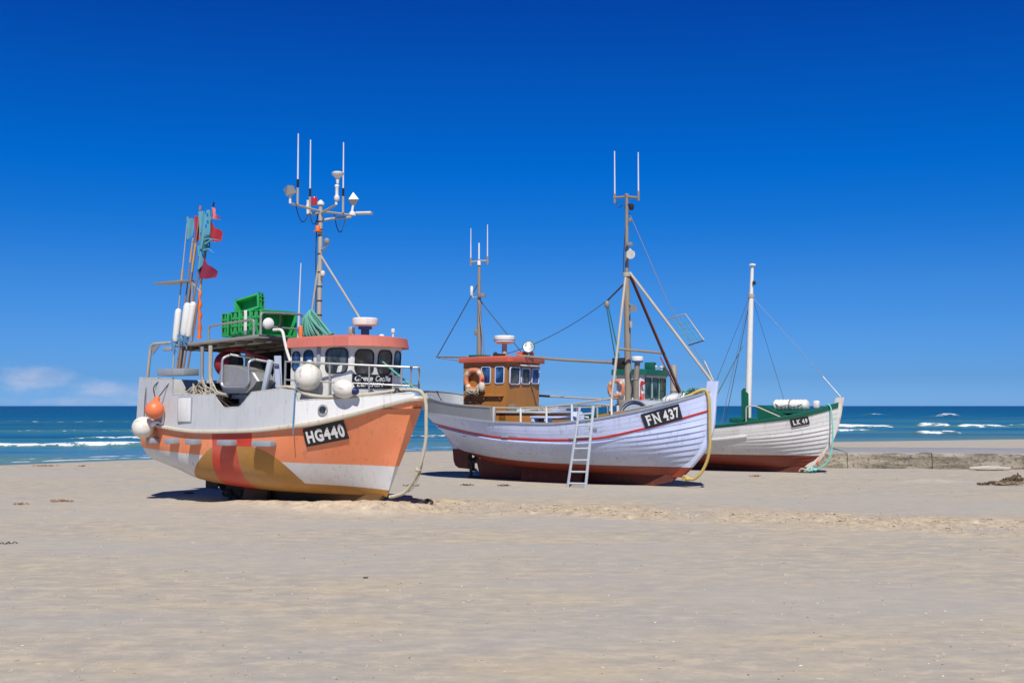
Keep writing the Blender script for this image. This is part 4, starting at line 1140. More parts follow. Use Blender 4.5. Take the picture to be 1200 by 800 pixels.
# ================================================================== PALE BLUE BOAT (FN437)
B = Frame(1.94, 36.0, 0, 33)
fn = place_boat('fishing_boat', 1.94, 36.0, 0, 33, 'pale blue wooden fishing boat with an ochre wheelhouse and tall tan mast, plate FN437')
F_ = Hull(-5.6, 4.72,
    beam=[(-5.6,.05),(-5.5,.50),(-5.25,.88),(-4.8,1.18),(-4.0,1.42),(-2.5,1.60),(-.5,1.66),(1.2,1.60),(2.6,1.38),(3.5,1.05),(4.2,.60),(4.55,.30),(4.72,.085)],
    sheer=[(-5.6,2.20),(-4.65,2.12),(-3.78,2.05),(-1.85,1.88),(-.04,1.845),(1.45,1.97),(2.58,2.17),(3.41,2.36),(4.2,2.60),(4.72,2.80)],
    keel=[(-5.6,.96),(-5.0,.84),(-4.2,.64),(-3.2,.48),(-1.5,.38),(.5,.33),(2.5,.29),(4.72,.28)],
    full=[(-5.6,0),(-4.5,.22),(-3,.62),(-1.2,.95),(.8,.95),(2.4,.70),(3.5,.35),(4.72,0)],
    xst=[(0,-4.62),(.3,-4.86),(.7,-5.32),(1,-5.6)], xbo=[(0,3.60),(.12,3.92),(.36,4.40),(.6,4.62),(1,4.72)],
    plank=(13, pchip([(-5.6,.004),(.9,.004),(2.2,.018),(3.4,.036),(4.5,.034),(4.72,.004)])), ab=(1.75,2.15), bowexp=.80, sternexp=1.15)
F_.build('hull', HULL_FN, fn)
# stem and stern posts
def post(hull, name, mat, parent, X, h0, h1, wid, outd, topx=0, topz=None, n=18, sgn=1):
    mb = MB(); rings = []
    for i in range(n+1):
        h = h0+(h1-h0)*i/n; p = hull.pt(X, h, 1); e_ = outd*sgn
        z = p.z; x = p.x
        if i == n and topz: x += topx; z = topz
        rings.append([(x-.20*sgn, -wid, z), (x+e_*.6, -wid*.9, z), (x+e_, -wid*.45, z), (x+e_, wid*.45, z), (x+e_*.6, wid*.9, z), (x-.20*sgn, wid, z)])
    mb.loft(rings); return mb.build(name, mat, parent, smooth=30)
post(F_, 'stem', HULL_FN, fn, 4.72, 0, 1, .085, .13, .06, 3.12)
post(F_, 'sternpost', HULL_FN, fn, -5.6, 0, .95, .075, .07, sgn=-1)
# mouldings: red line, white rubbing strake aft, gunwale
redz = pchip([(-5.6,1.85),(-4.6,1.72),(-3.22,1.53),(-1.9,1.405),(0,1.355),(1.44,1.425),(3.0,1.73),(3.9,1.99),(4.72,2.27)])
def hz(hull, f, w_): return lambda X: (((f(X)-w_/2)-hull.k(X))/(hull.s(X)-hull.k(X)), ((f(X)+w_/2)-hull.k(X))/(hull.s(X)-hull.k(X)))
F_.strip('red_line', REDP, fn, 0, 0, .022, -5.55, 4.70, hfun=hz(F_, redz, .055), n=80)
F_.strip('rubbing_strake', BLUISH, fn, 0, 0, lambda X: .055*(1-float(sstep(.2,2.3,X)))+.012, -5.1, 2.4, hfun=lambda X: hz(F_, lambda X: redz(X)-.085-.02*min(max(X,0),2), .075-.05*float(sstep(.2,2.4,X)))(X), n=60)
F_.cap('gunwale', GREYP, fn, -5.58, 4.66, .12, .035, .05)
F_.lining('bulwark_lining', BLUISH, fn, lambda X: F_.s(X)-.62, -5.45, 4.5)
F_.deck('deck', LGREY, fn, lambda X: F_.s(X)-.58, -5.5, 4.5)
for X in (-1.6, .85):
    z = redz(X)+.045; p = F_.at(X, z); MB().rbox((p.x, p.y-.02, z), (.26,.05,.06), rz=math.atan2(F_.normal(X,.7).x, -F_.normal(X,.7).y)).build('scupper', GREYP, fn)
p = F_.at(1.55, 1.74); MB().rbox((p.x, p.y-.005, 1.74), (.26,.04,.09), rz=.05).build('scupper', GREYP, fn)
# keel, rudder, propeller
mb = MB(); mb.prism([(-3.70,.66),(-3.55,.10),(-3.4,-.12),(1.9,-.12),(2.8,.0),(3.4,.15),(3.62,.34),(2.5,.38),(0,.42),(-2.5,.52)], -.065, .065, 'y'); mb.build('keel', ANTI, fn)
mb = MB(); mb.prism([(-4.68,1.00),(-4.63,.55),(-4.56,.40),(-4.42,.32),(-4.02,.30),(-4.0,.86),(-4.2,.92)], -.045, .045, 'y'); mb.build('rudder', ANTI, fn)
mb = MB(); mb.tube([(-3.96,0,.86),(-3.94,0,-.02)], .05); mb.rbox((-3.72,0,.03),(.6,.12,.10)); mb.tube([(-4.02,0,.55),(-3.5,0,.55)], .055); mb.build('rudder_shoe', RUBBER, fn)
mb = MB(); mb.ball((-3.86,0,.56),(.09,.12),(1,0,0))
for k in range(3):
    a = k*2.094+.5; mb.rbox((-3.86,.18*math.cos(a),.56+.18*math.sin(a)),(.05,.17,.30), rx=a-1.57)
mb.build('propeller', RUBBER, fn)
mb = MB(); mb.rbox((-.55,-.42,.17),(2.2,.14,.50), rx=-.35); mb.build('bilge_keel', ANTI, fn)

# grey steel bulwark round the stern
def raised(hull, name, mat, parent, prof, lean, t=.045, n=60, xe=None):
    f = pchip(prof); mb = MB(); xa, xb = prof[0][0], prof[-1][0]
    ring_pts = []
    for sd in (-1,1):
        L = []
        for i in range(n+1):
            u = (i/n)**1.8; X = xa+(xb-xa)*u
            p = hull.pt(X, 1, sd); N = hull.normal(X, .97, sd); N.z = 0; N.normalize()
            if i == 0: N = Vector((-1,0,0))
            dz = f(X)-p.z; b = p + N*.012; b.z = p.z+.045; tp = p + N*(.012+lean*dz); tp.z = f(X)
            L.append((b, tp, N))
        ring_pts.append(L)
    full = ring_pts[0][::-1] + ring_pts[1][1:]
    rings = [[b, tp+N*.02, tp+N*.02+Vector((0,0,.03)), tp-N*(t+.03)+Vector((0,0,.03)), tp-N*(t+.03), tp-N*t, b-N*t] for b,tp,N in full]
    rings = [[r[0], r[0].lerp(r[1]-full[i][2]*.02,.96), r[1], r[2], r[3], r[4], r[5], r[6]] for i, r in enumerate(rings)]
    mb.loft(rings); return mb.build(name, mat, parent, smooth=35)
raised(F_, 'stern_bulwark', GREYP, fn, [(-5.6,2.90),(-5.2,2.82),(-4.65,2.68),(-3.78,2.49),(-2.94,2.40),(-1.98,2.35)], .28)
MB().rbox((-1.93,-1.63,2.12),(.05,.10,.50), bev=.01).build('bulwark_post', LGREY, fn)
tb('grab_rail', [(-4.6,-.2,2.44),(-3.5,-.35,2.42)], .035, CREAM, fn)

# rails along the waist
def gpt(hull, X, sd, z, d=.05): p = hull.pt(X, 1, sd); return (p.x, sd*(abs(p.y)-d), z)
top = [(-1.95,2.34),(-1.1,2.33),(-.1,2.36),(.7,2.43),(1.45,2.52),(2.15,2.62)]
for sd in (-1,1):
    tb('side_rail', [gpt(F_, X, sd, z) for X, z in top], .028, BEIGEM, fn)
    for X in (-.95,-.02,.85,2.12):
        zt = pchip(top)(X); tb('stanchion', [gpt(F_, X, sd, zt), gpt(F_, X, sd, F_.s(X))], .032, PVCW if sd == -1 else BEIGEM, fn)
tb('side_rail', [gpt(F_, 2.15, -1, 2.62), (2.05,-.9,2.62)], .028, BEIGEM, fn)
tb('side_pole', [(-2.2,1.45,2.74),(-1.5,1.5,2.70),(.5,1.5,2.60)], .03, BEIGEM, fn)
tb('pole_grip', [(-2.2,1.45,2.742),(-1.75,1.48,2.717)], .04, RUBBER, fn)

# registration plate
FNP, fmap = plate_on_hull(F_, [(2.98,2.15),(3.96,2.46),(4.02,2.03),(3.06,1.735)], NAVY, fn)
SER = {'F': [(-.10,.30,.0,.075),(-.10,.20,.925,1),(.92,1.0,.70,1)], 'N': [(-.12,.32,.0,.075),(-.14,.16,.925,1),(.72,1.14,.925,1),(.80,1.10,0,.06)],
       '4': [(.42,1.02,0,.075)], '7': [(-.02,.10,.72,1)], 'L': [(-.10,.34,.925,1),(-.10,.2,0,.075),(.92,1.0,0,.30)], 'K': [(-.10,.36,.925,1),(-.10,.36,0,.075),(.70,1.1,.925,1),(.70,1.12,0,.075)], '3': [(0,.16,.70,.84),(0,.16,.14,.28)], '9': [(0.02,.2,.12,.26)]}
lettering('lettering', [('F',.10,.225,.16,.84),('N',.285,.46,.16,.84),('4',.545,.675,.16,.84),('3',.705,.815,.16,.84),('7',.845,.955,.16,.84)], fmap, LETTER, FNP, bold=.03, serif=SER)

# wheelhouse ------------------------------------------------------------
wb, wt = 1.40, 3.80
foot = [(-3.55,-1.0),(-1.93,-1.0),(-1.90,-.55),(-1.90,.55),(-1.93,1.0),(-3.55,1.0)]
head = [(-3.55,-1.0),(-1.86,-1.0),(-1.80,-.55),(-1.80,.55),(-1.86,1.0),(-3.55,1.0)]
wf = MB().loft([[(x,y,wb) for x,y in foot], [(x,y,wt) for x,y in head]]).build('wheelhouse', OCHRE, fn, smooth=25)
def fwin(F0, F1, H0, H1, u0, u1, z0, z1, r=.06, par=None, g=GLASS, fr=.024, mat=None, zb_=wb, zt_=wt):
    m = MB(); wall_panel(m, (F0,H0), (F1,H1), zb_, zt_, u0, u1, (z0-zb_)/(zt_-zb_), (z1-zb_)/(zt_-zb_), r=r, frame=fr, out=.03)
    return m.build('window', [mat or BLUISH, g], par, smooth=30)
S0, S1, T0, T1 = foot[0], foot[1], head[0], head[1]
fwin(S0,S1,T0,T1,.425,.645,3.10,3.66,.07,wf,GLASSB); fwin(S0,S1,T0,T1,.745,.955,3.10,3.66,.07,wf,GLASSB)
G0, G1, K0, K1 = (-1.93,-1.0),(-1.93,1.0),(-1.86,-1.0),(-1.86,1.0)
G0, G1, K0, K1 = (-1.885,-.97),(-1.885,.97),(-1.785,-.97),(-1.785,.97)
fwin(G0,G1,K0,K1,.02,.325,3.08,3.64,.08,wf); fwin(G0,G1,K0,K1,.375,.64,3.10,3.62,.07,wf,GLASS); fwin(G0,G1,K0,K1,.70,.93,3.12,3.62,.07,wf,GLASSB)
mb = MB(); rp = [(-3.66,-1.12),(-1.76,-1.12),(-1.66,-.9),(-1.66,.9),(-1.76,1.12),(-3.66,1.12)]
mb.loft([[(x,y,3.79) for x,y in rp], [(x+.01,y*1.01,3.81) for x,y in rp], [(x+.01,y*1.01,3.94) for x,y in rp], [(x*.985-.04,y*.95,3.96) for x,y in rp], [(x*.5-1.33,y*.45,4.02) for x,y in rp]])
rfn = mb.build('roof', ROOFR, wf, smooth=30)
mb = MB(); mb.rbox((-1.72,.10,3.72),(.24,1.15,.025), ry=.35); mb.build('sun_visor', LGREY, wf)
mb = MB(); mb.rbox((-2.72,-1.06,2.72),(1.5,.10,.05)); 
for x in (-3.3,-2.7,-2.1): mb.rbox((x,-1.04,2.66),(.04,.07,.10))
mb.rbox((-2.55,-1.05,2.765),(.5,.05,.04)); mb.build('wall_shelf', OCHRE, wf)
# roof fittings
m = MB(); m.tube([(-2.61,0,3.97),(-2.61,0,4.45)], .085, 14); m.build('radar_post', BEIGEM, fn)
m = MB(); m.lathe([(0,0),(.26,0),(.34,.06),(.345,.12),(.345,.22),(.31,.26),(0,.265)], (-2.61,0,4.44), n=32); m.lathe([(.348,.10),(.348,.125)], (-2.61,0,4.44), n=32, m=1); m.build('radar', [PVCW, BLUEP], fn)
m = MB(); m.tube([(-1.62,-.08,3.98),(-1.62,-.08,4.12)], .03); m.build('lamp_post', GALV, fn)
m = MB(); m.lathe([(.05,-.16),(.15,-.12),(.19,-.02),(.20,.04),(.17,.045)], (-1.62,-.08,4.30), (.55,-.83,.1), 24); m.lathe([(0,.03),(.165,.03),(.17,.046),(0,.06)], (-1.62,-.08,4.30), (.55,-.83,.1), 24, m=1); m.build('searchlight', [GREEN, LENS], fn)
MB().rbox((-1.9,.15,4.07),(.5,.35,.18), rz=.2).build('roof_box', ROOFR, fn)
m = MB(); m.lathe([(.03,0),(.035,.25),(.05,.4),(.11,.52)], (-2.35,-.35,4.06), (-.9,.3,0), 16); m.build('horn', RUBBER, fn)
# thin bar running from the roof to the mast
tb('boom', [(-1.95,-.25,4.02),(-.4,-.12,3.86),(1.9,0,3.70)], .045, MASTB, fn)
# after mast
ax = -3.62
am = MB().tube([(ax,0,3.95),(ax,0,5.4),(ax-.01,0,7.25)], [.085,.075,.045], 12).build('after_mast', MASTB, fn)
MB().rbox((ax+.12,-.15,4.02),(.55,.5,.12)).build('mast_step', GREEN, am)
tb('crossarm', [(ax-.36,0,7.22),(ax,0,7.25),(ax+.36,0,7.22)], .035, BEIGEM, am)
for x, z1 in ((ax-.35,8.38),(ax+.33,8.45)): MB().tube([(x,0,7.1),(x,0,7.38)], .035, m=0).tube([(x,0,7.36),(x,0,z1)], [.022,.014], m=1).build('antenna', [MASTB, ANT], am)
MB().tube([(ax,-.02,7.3),(ax,-.02,7.85)], .028).lathe([(.06,0),(.06,.12),(.03,.16)], (ax,-.02,7.1), n=10).build('antenna', PVCW, am)
tb('light_bracket', bez([(ax,0,6.05),(ax-.2,-.05,6.02),(ax-.25,-.06,6.12)],4), .022, BEIGEM, am)
MB().lathe([(.03,0),(.05,.04),(.05,.30),(.03,.33)], (ax-.27,-.06,6.08), n=10).build('navigation_light', PVCW, am)
MB().rbox((ax+.14,-.05,6.08),(.24,.14,.12)).build('deck_light', GALV, am)
MB().rbox((ax-.10,-.03,4.85),(.12,.1,.18)).build('cleat', MASTB, am)
tb('stay', [(ax,0,6.55),(-5.15,-.3,4.06)], .016, ROPED, am, 6)
tb('stay', [(ax,0,5.95),(-2.1,.5,4.0)], .016, ROPED, am, 6)
tb('stay', [(ax,-.05,5.9),(ax+.45,-.35,4.05)], .022, WIRE, am, 6)
tb('stern_bar', fillet([(-3.6,-.7,4.0),(-5.2,-.35,4.06),(-5.2,.35,4.06),(-3.6,.7,4.0)],.1), .02, MASTB, am, 6)
tb('stern_bar', sag((-5.17,-.3,4.04),(-3.6,-.95,3.86),.02), .015, MASTB, am, 6)

# low cabin and bench before the wheelhouse
mb = MB(); mb.box((-1.30,-.25,1.78),(1.75,1.5,.78)); cab = mb.build('engine_hatch', OCHRE, fn)
mb = MB(); mb.box((-1.28,-.25,2.20),(1.92,1.62,.06)); mb.build('hatch_lid', LGREY, cab)
mb = MB(); mb.rbox((-1.55,-.55,2.26),(.45,.42,.10),rz=.2); mb.build('fish_box', LGREY, cab)
mb = MB(); mb.rbox((-1.75,-.85,2.34),(.24,.20,.22)); mb.build('fish_box', WOODG, cab)
mb = MB(); mb.rbox((-.6,-.1,2.27),(.5,.5,.10),rz=-.1); mb.rbox((-.62,-.12,2.35),(.3,.3,.05),rz=.3); mb.build('fish_box', TARPB, cab)
mb = MB()
for k in range(10):
    q_ = Vector((random.uniform(-1.2,-.5),-.75+random.uniform(-.2,.2),2.27)); mb.tube(bez([q_, q_+Vector((random.uniform(-.2,.2),.1,.04)), q_+Vector((random.uniform(-.2,.2),-.1,.02))],3), .02, 5)
mb.build('rope_ends', ROPEC, cab)
mb = MB(); mb.box((.0,-1.12,2.05),(1.6,.38,.06)); 
for x in (-.72,-.25,.7): mb.box((x,-1.12,1.78),(.10,.34,.50))
mb.build('bench', BLUISH, fn)
mb = MB(); mb.rbox((.62,-.7,1.95),(.10,.5,.55), ry=-.35); mb.build('knee', BLUISH, fn)

# fore part: winch cover, mushroom vent, covered raft
mb = MB(); pr = [(2.38+.55*math.cos(R(a)), 2.02+.55*math.sin(R(a))) for a in range(0,181,10)]
mb.prism(pr, -.45, .85, 'y'); wc = mb.build('winch_cover', LGREY, fn, smooth=30)
tb('cover_rim', [(x,-.46,z) for x,z in pr], .03, GREYP, wc)
tb('cover_rim', [(2.38+(x-2.38)*.84,-.455,2.02+(z-2.02)*.84) for x,z in pr], .018, NAVY, wc)
m = MB().tube([(2.36,-.30,1.6),(2.36,-.30,3.2),(2.41,-.30,3.72)], .085, 14); m.lathe([(.10,0),(.10,.04)], (2.36,-.30,3.18), n=14); m.build('vent_pipe', MASTB, fn)
m = MB(); m.lathe([(.10,0),(.17,.02),(.175,.06)], (2.41,-.30,3.70), n=20, m=1); m.lathe([(.175,.06),(.18,.09),(.18,.16),(.15,.19),(0,.2)], (2.41,-.30,3.70), n=20); m.build('vent_cap', [PVCW, BLUEP], fn)
tb('deck_edge', [gpt(F_, X, -1, F_.s(X)+.09, .30) for X in (1.6,2.2,2.8,3.2)], .05, WOODT, fn)
tb('deck_edge', [gpt(F_, X, -1, F_.s(X)+.10, .12) for X in (2.5,3.0,3.5,4.0,4.4)], .022, GREYP, fn)
mb = MB(); mb.rbox((3.62,-.62,2.50),(.03,.03,.2)); mb.build('cleat', RUBBER, fn)

# mainmast ----------------------------------------------------------------
mm = 1.93
mast2 = MB().tube([(mm+.02,0,1.3),(mm,0,4.0),(mm-.02,0,6.45)], [.115,.105,.092], 14).tube([(mm-.02,0,6.40),(mm,0,8.85)], [.062,.05], 12).build('mast', MASTB, fn)
MB().lathe([(.13,0),(.13,.10),(.10,.12)], (mm-.02,0,6.38), n=14).build('mast_band', BEIGEM, mast2)
tb('crossarm', [(mm-.46,0,8.87),(mm,0,8.86),(mm+.42,0,8.78)], .04, MASTB, mast2)
for x, z1 in ((mm-.42,10.34),(mm+.40,10.20)): MB().tube([(x,0,8.7),(x,0,9.0)], .038).tube([(x,0,8.98),(x,0,z1)], [.024,.017], m=1).build('antenna', [MASTB, ANT], mast2)
MB().lathe([(.05,0),(.07,.05),(.06,.1)], (mm,0,8.85), n=12).build('mast_cap', MASTB, mast2)
MB().lathe([(.05,0),(.08,.05),(.08,.16),(.04,.2)], (mm+.18,-.05,8.42), n=12).tube([(mm,0,8.6),(mm+.18,-.05,8.62)], .02).build('navigation_light', RUBBER, mast2)
MB().rbox((mm+.14,-.05,8.12),(.10,.08,.10)).build('block', MASTB, mast2)
MB().rbox((mm+.13,-.1,7.36),(.2,.14,.10)).build('deck_light', GALV, mast2)
m = MB(); m.lathe([(.05,-.1),(.13,0),(.14,.08)], (mm+.17,-.14,7.05), (.6,-.6,-.3), 14); m.tube([(mm,0,7.2),(mm+.17,-.1,7.2)], .03); m.build('deck_light', PVCW, mast2)
m = MB(); m.lathe([(.04,-.1),(.10,0),(.11,.06)], (mm+.26,-.14,5.38), (.6,-.6,-.3), 14); m.tube([(mm,0,5.55),(mm+.22,-.1,5.45)], .025); m.build('deck_light', GALV, mast2)
MB().lathe([(.04,0),(.05,.05),(.05,.20)], (mm+.16,-.1,4.78), n=10).build('block', BEIGEM, mast2)
MB().rbox((mm-.25,-.05,3.76),(.4,.25,.22)).build('block', RUBBER, mast2)
MB().rbox((mm-.03,-.18,2.42),(.22,.3,.32)).build('mast_winch', MASTB, mast2)
tb('mast_leg', [(mm+.08,0,6.50),(4.70,0,3.10)], .045, BEIGEM, mast2)
tb('mast_leg', [(mm-.02,-.06,6.42),(mm-.02,-1.18,1.98)], .045, BEIGEM, mast2)
tb('mast_leg', [(mm+.04,.08,6.46),(3.36,1.05,2.45)], .05, BROWN, mast2)
tb('mast_strut', [(mm+.0,-.62,4.12),(2.80,.62,4.02)], .04, MASTB, mast2)
tb('guy_line', [(2.74,.60,3.9),(3.32,1.0,2.5)], .02, DKRED, mast2, 6)
tb('forestay', [(mm+.08,0,8.35),(3.35,0,5.4),(4.74,0,3.14)], .011, WIRE, mast2, 6)
tb('stay_chain', [(4.46,0,3.72),(4.74,0,3.14)], .025, GALV, mast2, 6)
g = [(3.28,0,5.0),(3.86,0,5.14),(4.46,0,4.33),(3.96,0,4.20)]
gr = tb('net_frame', g[:3], .018, BEIGEM, mast2, 6); tb('net_frame', [g[2],g[3]], .02, ROPED, mast2, 6); tb('net_frame', [g[0],g[1]], .018, BEIGEM, mast2, 6)
mb = MB(); ga, gb, gc, gd = map(Vector, g)
for k in range(1,5):
    t = k/5; mb.tube([ga.lerp(gd,t), gb.lerp(gc,min(t+.12,1))], .008, 4)
for k in range(1,4):
    t = k/4; mb.tube([ga.lerp(gb,t), gd.lerp(gc,t)], .007, 4)
mb.build('net_mesh', ROPET, mast2)
# tackle and wire to the wheelhouse
tb('chain', [(mm-.04,0,6.22),(1.22,0,5.66)], .028, ROPED, mast2, 6)
MB().lathe([(.04,0),(.08,.06),(.08,.16),(.04,.22)], (1.22,0,5.44), n=12).build('block', MASTB, mast2)
tb('tackle', [(1.20,0,5.5),(1.52,-.05,3.9)], .018, GREEN, mast2, 6); tb('tackle', [(1.26,0,5.5),(1.66,-.05,3.9)], .018, GREEN, mast2, 6)
tb('wire', sag((1.2,0,5.66),(-2.9,.1,4.05),.22), .011, ROPED, mast2, 6)
tb('cable', bez([(mm-.40,0,8.8),(mm-.3,0,8.55),(mm-.1,0,8.6),(mm-.04,0,8.2),(mm-.10,-.05,7.0),(mm-.1,-.06,6.5)],5), .011, RUBBER, mast2, 6)

# loose things -----------------------------------------------------------
def life_ring(label, r=.30, tr=.075):
    """ring in its own xz plane, facing -y"""
    root = empty('life_ring', label=label, cat='life ring')
    def arc(a0, a1, rr, n=40): return [(r*math.cos(a0+(a1-a0)*i/n), 0, r*math.sin(a0+(a1-a0)*i/n)) for i in range(n+1)]
    MB().tube(arc(0, 2*math.pi, tr, 48)[:-1], tr, 14, closed=True).build('ring', RINGO, root, smooth=60)
    for k in range(4):
        a = R(45+90*k); tb('band', arc(a-.17, a+.17, tr, 8), tr*1.06, RINGB, root, 14)
    tb('grab_line', [(r*1.28*math.cos(t)*(1-.05*math.cos(4*t)), -.02, r*1.28*math.sin(t)*(1-.05*math.cos(4*t))) for t in [math.pi*2*k/48 for k in range(48)]], .012, ROPEC, root, 6)
    return root
lr = life_ring('faded orange life ring hanging on the ochre wheelhouse wall', .31, .085); B.onto(lr, -3.05, -1.12, 3.23)
mb = MB()
for k in range(9): mb.tube(bez([(random.uniform(-.3,.3),-.06,-.28),(random.uniform(-.3,.3),-.12,-.36),(random.uniform(-.3,.3),-.08,-.46)],4), .014, 5)
mb.build('hanging_line', ROPEC, lr)
mb = MB(); mb.ball((.38,-.1,-.22),(.11,.17)); mb.rbox((.42,-.12,-.02),(.08,.06,.12),ry=.4,m=1); mb.build('ring_light', [RINGB, REDP], lr)
# ladder leaning on the gunwale
lb0, lb1 = Vector((.14,-1.27,gz(1.3,36.9)-.05)), Vector((.60,-1.10,-.05)); lt0, lt1 = Vector((.60,-1.79,2.36)), Vector((1.04,-1.75,2.38))
ft = B.M @ Vector((.3,-2.22,0))
lb0, lb1 = Vector((1.00,-2.12,-.06)), Vector((1.58,-2.06,-.06)); lt0, lt1 = Vector((1.18,-1.68,2.36)), Vector((1.62,-1.62,2.40))
lad = empty('ladder', label='light grey aluminium ladder leaning against the side of the pale blue boat', cat='ladder'); B.onto(lad)
for a, b in ((lb0,lt0),(lb1,lt1)):
    ax_ = (b-a).normalized(); m = MB(); c = (a+b)/2
    q = ax_.to_track_quat('Z','X'); m.box(c, (.05,.075,(b-a).length), q, .008); m.build('rail', LGREY, lad)
for k in range(7):
    t = (k+.55)/7.2; m = MB(); a, b = lb0.lerp(lt0,t), lb1.lerp(lt1,t)
    m.tube([a,b], .028, 8); m.build('rung', LGREY, lad)
# mooring line off the bow, white raft cover and teal lines on the foredeck
yl = empty('mooring_rope', label='yellow mooring rope hanging off the bow of the pale blue boat', cat='rope'); B.onto(yl)
tb('rope_run', bez([(4.05,-.42,2.66),(4.28,-.40,2.76),(4.5,-.33,2.86),(4.62,-.27,2.84),(4.70,-.26,2.62),(4.72,-.26,2.2),(4.72,-.25,1.7),(4.70,-.22,1.2),(4.60,-.2,.8),(4.42,-.2,.46),(4.2,-.2,.27),(4.02,-.2,.25)],7), .045, ROPEY, yl, 10)
MB().ball((3.97,-.2,.26),(.09,.08)).tube(bez([(3.98,-.2,.28),(3.88,-.22,.34),(3.8,-.2,.22)],4), .03).build('knot', ROPEY, yl)
rc = empty('raft_cover', label='white rolled raft cover lying on the foredeck of the pale blue boat', cat='raft cover'); B.onto(rc, 3.55, .25, 2.54)
mb = MB()
n = 14; rings = []
for i in range(n+1):
    u = i/n-.5; s_ = (1-(2*abs(u))**4)**.5 if abs(u) < .5 else .05
    s_ = max(s_, .08); c_ = Vector((u*1.1, .1*u, .16*u+.06))
    rings.append([c_+Vector((0, .36*s_*math.cos(t)*(1+.05*math.sin(5*t+i)), .18*s_*math.sin(t)*(1+.08*math.sin(3*t+i*.8)))) for t in [math.pi*2*k/16 for k in range(16)]])
mb.loft(rings); mb.build('cover_cloth', PVCW, rc, smooth=60)
for x in (-.3,.1,.38): tb('cover_tie', [(x, .385*math.cos(t), .20*math.sin(t)+.16*x/1.1+.06) for t in [math.pi*2*k/20 for k in range(21)]], .012, ROPEB, rc, 5)
tl = empty('rope_heap', label='heap of teal and dark lines on the foredeck behind the white raft cover', cat='rope'); B.onto(tl, 4.0, .1, 2.70)
mb = MB(); md = MB()
for k in range(22):
    q_ = Vector((random.uniform(-.25,.3),random.uniform(-.2,.2),random.uniform(0,.1)))
    (mb if k % 2 else md).tube(bez([q_, q_+Vector((random.uniform(-.2,.2),random.uniform(-.1,.1),random.uniform(.05,.16))), q_+Vector((random.uniform(-.25,.25),random.uniform(-.1,.1),0))],3), .022, 5)
mb.build('teal_line', ROPET, tl); md.build('dark_line', ROPED, tl)
MB().ball((.12,.05,.14),(.10,.10)).build('net_float', BLUEP, tl)

# ================================================================== WHITE AND GREEN BOAT (LK49)
D_ = Frame(7.17, 43.2, 0, 30)
lk = place_boat('fishing_boat', 7.17, 43.2, 0, 30, 'white fishing boat with green trim and a white pole mast, plate LK49')
G_ = Hull(-5.2, 5.22,
    beam=[(-5.2,.05),(-5.1,.50),(-4.85,.88),(-4.4,1.15),(-3.6,1.40),(-2,1.56),(0,1.60),(1.7,1.52),(3.1,1.26),(4.0,.92),(4.7,.52),(5.05,.26),(5.22,.08)],
    sheer=[(-5.2,2.05),(-4,1.85),(-2,1.66),(0,1.60),(1.05,1.65),(2.33,1.80),(3.7,2.02),(4.6,2.26),(5.22,2.48)],
    keel=[(-5.2,.80),(-4,.5),(-2,.32),(0,.24),(2.5,.16),(5.22,.10)],
    full=[(-5.2,0),(-4,.3),(-2.6,.65),(-1,.95),(1.2,.95),(2.8,.70),(3.9,.36),(5.22,0)],
    xst=[(0,-4.5),(1,-5.2)], xbo=[(0,3.98),(.10,4.28),(.22,4.52),(.48,4.90),(.8,5.14),(1,5.22)],
    plank=(13, pchip([(-5.2,.003),(1.2,.003),(2.4,.018),(3.7,.038),(5.0,.036),(5.22,.004)])), ab=(1.75,2.15), bowexp=.80, sternexp=1.15)
G_.build('hull', HULL_LK, lk)
STEMO = paint('worn_stem_paint', (.68,.64,.58), .5, dirt=.6, rust=.6)
post(G_, 'stem', STEMO, lk, 5.22, 0, 1, .055, .10, .05, 2.70)
MB().tube([(4.33,0,.34),(4.58,0,.70)], .055, 10).build('stem_iron', ORNG, lk)
post(G_, 'sternpost', HULL_LK, lk, -5.2, 0, .98, .07, .07, sgn=-1)
mb = MB(); mb.prism([(-4.0,.6),(-3.9,-.1),(3.7,-.1),(4.02,.20),(2,.3),(0,.34)], -.1, .1, 'y'); mb.build('keel', ANTI, lk)
G_.cap('gunwale', GREEN, lk, -5.18, 5.18, .12, .04, .055)
G_.strip('gunwale_strake', GREEN, lk, 0, 0, .03, 2.2, 5.18, hfun=lambda X: (1-.03-.025*sstep(2.2,4.4,X), 1.0))
G_.strip('rubbing_strake', HULL_LK, lk, 0, 0, .045, -4.8, 2.25, hfun=hz(G_, lambda X: G_.s(X)-.47, .08))
G_.strip('gunwale_strake', GREEN, lk, 0, 0, .02, -5.1, 2.2, hfun=lambda X: (.965, 1.0))
G_.lining('bulwark_lining', WHITE, lk, lambda X: G_.s(X)-.5, -5.05, 5.0)
G_.deck('deck', GREYP, lk, lambda X: G_.s(X)-.42, -5.1, 5.0)
LKP, lmap = plate_on_hull(G_, [(3.69,1.935),(4.26,2.03),(4.29,1.77),(3.73,1.65)], BLACKP, lk)
lettering('lettering', [('L',.12,.29,.2,.8),('K',.34,.53,.2,.8),('4',.62,.75,.2,.8),('9',.79,.92,.2,.8)], lmap, LETTER, LKP, bold=.05, serif=SER)
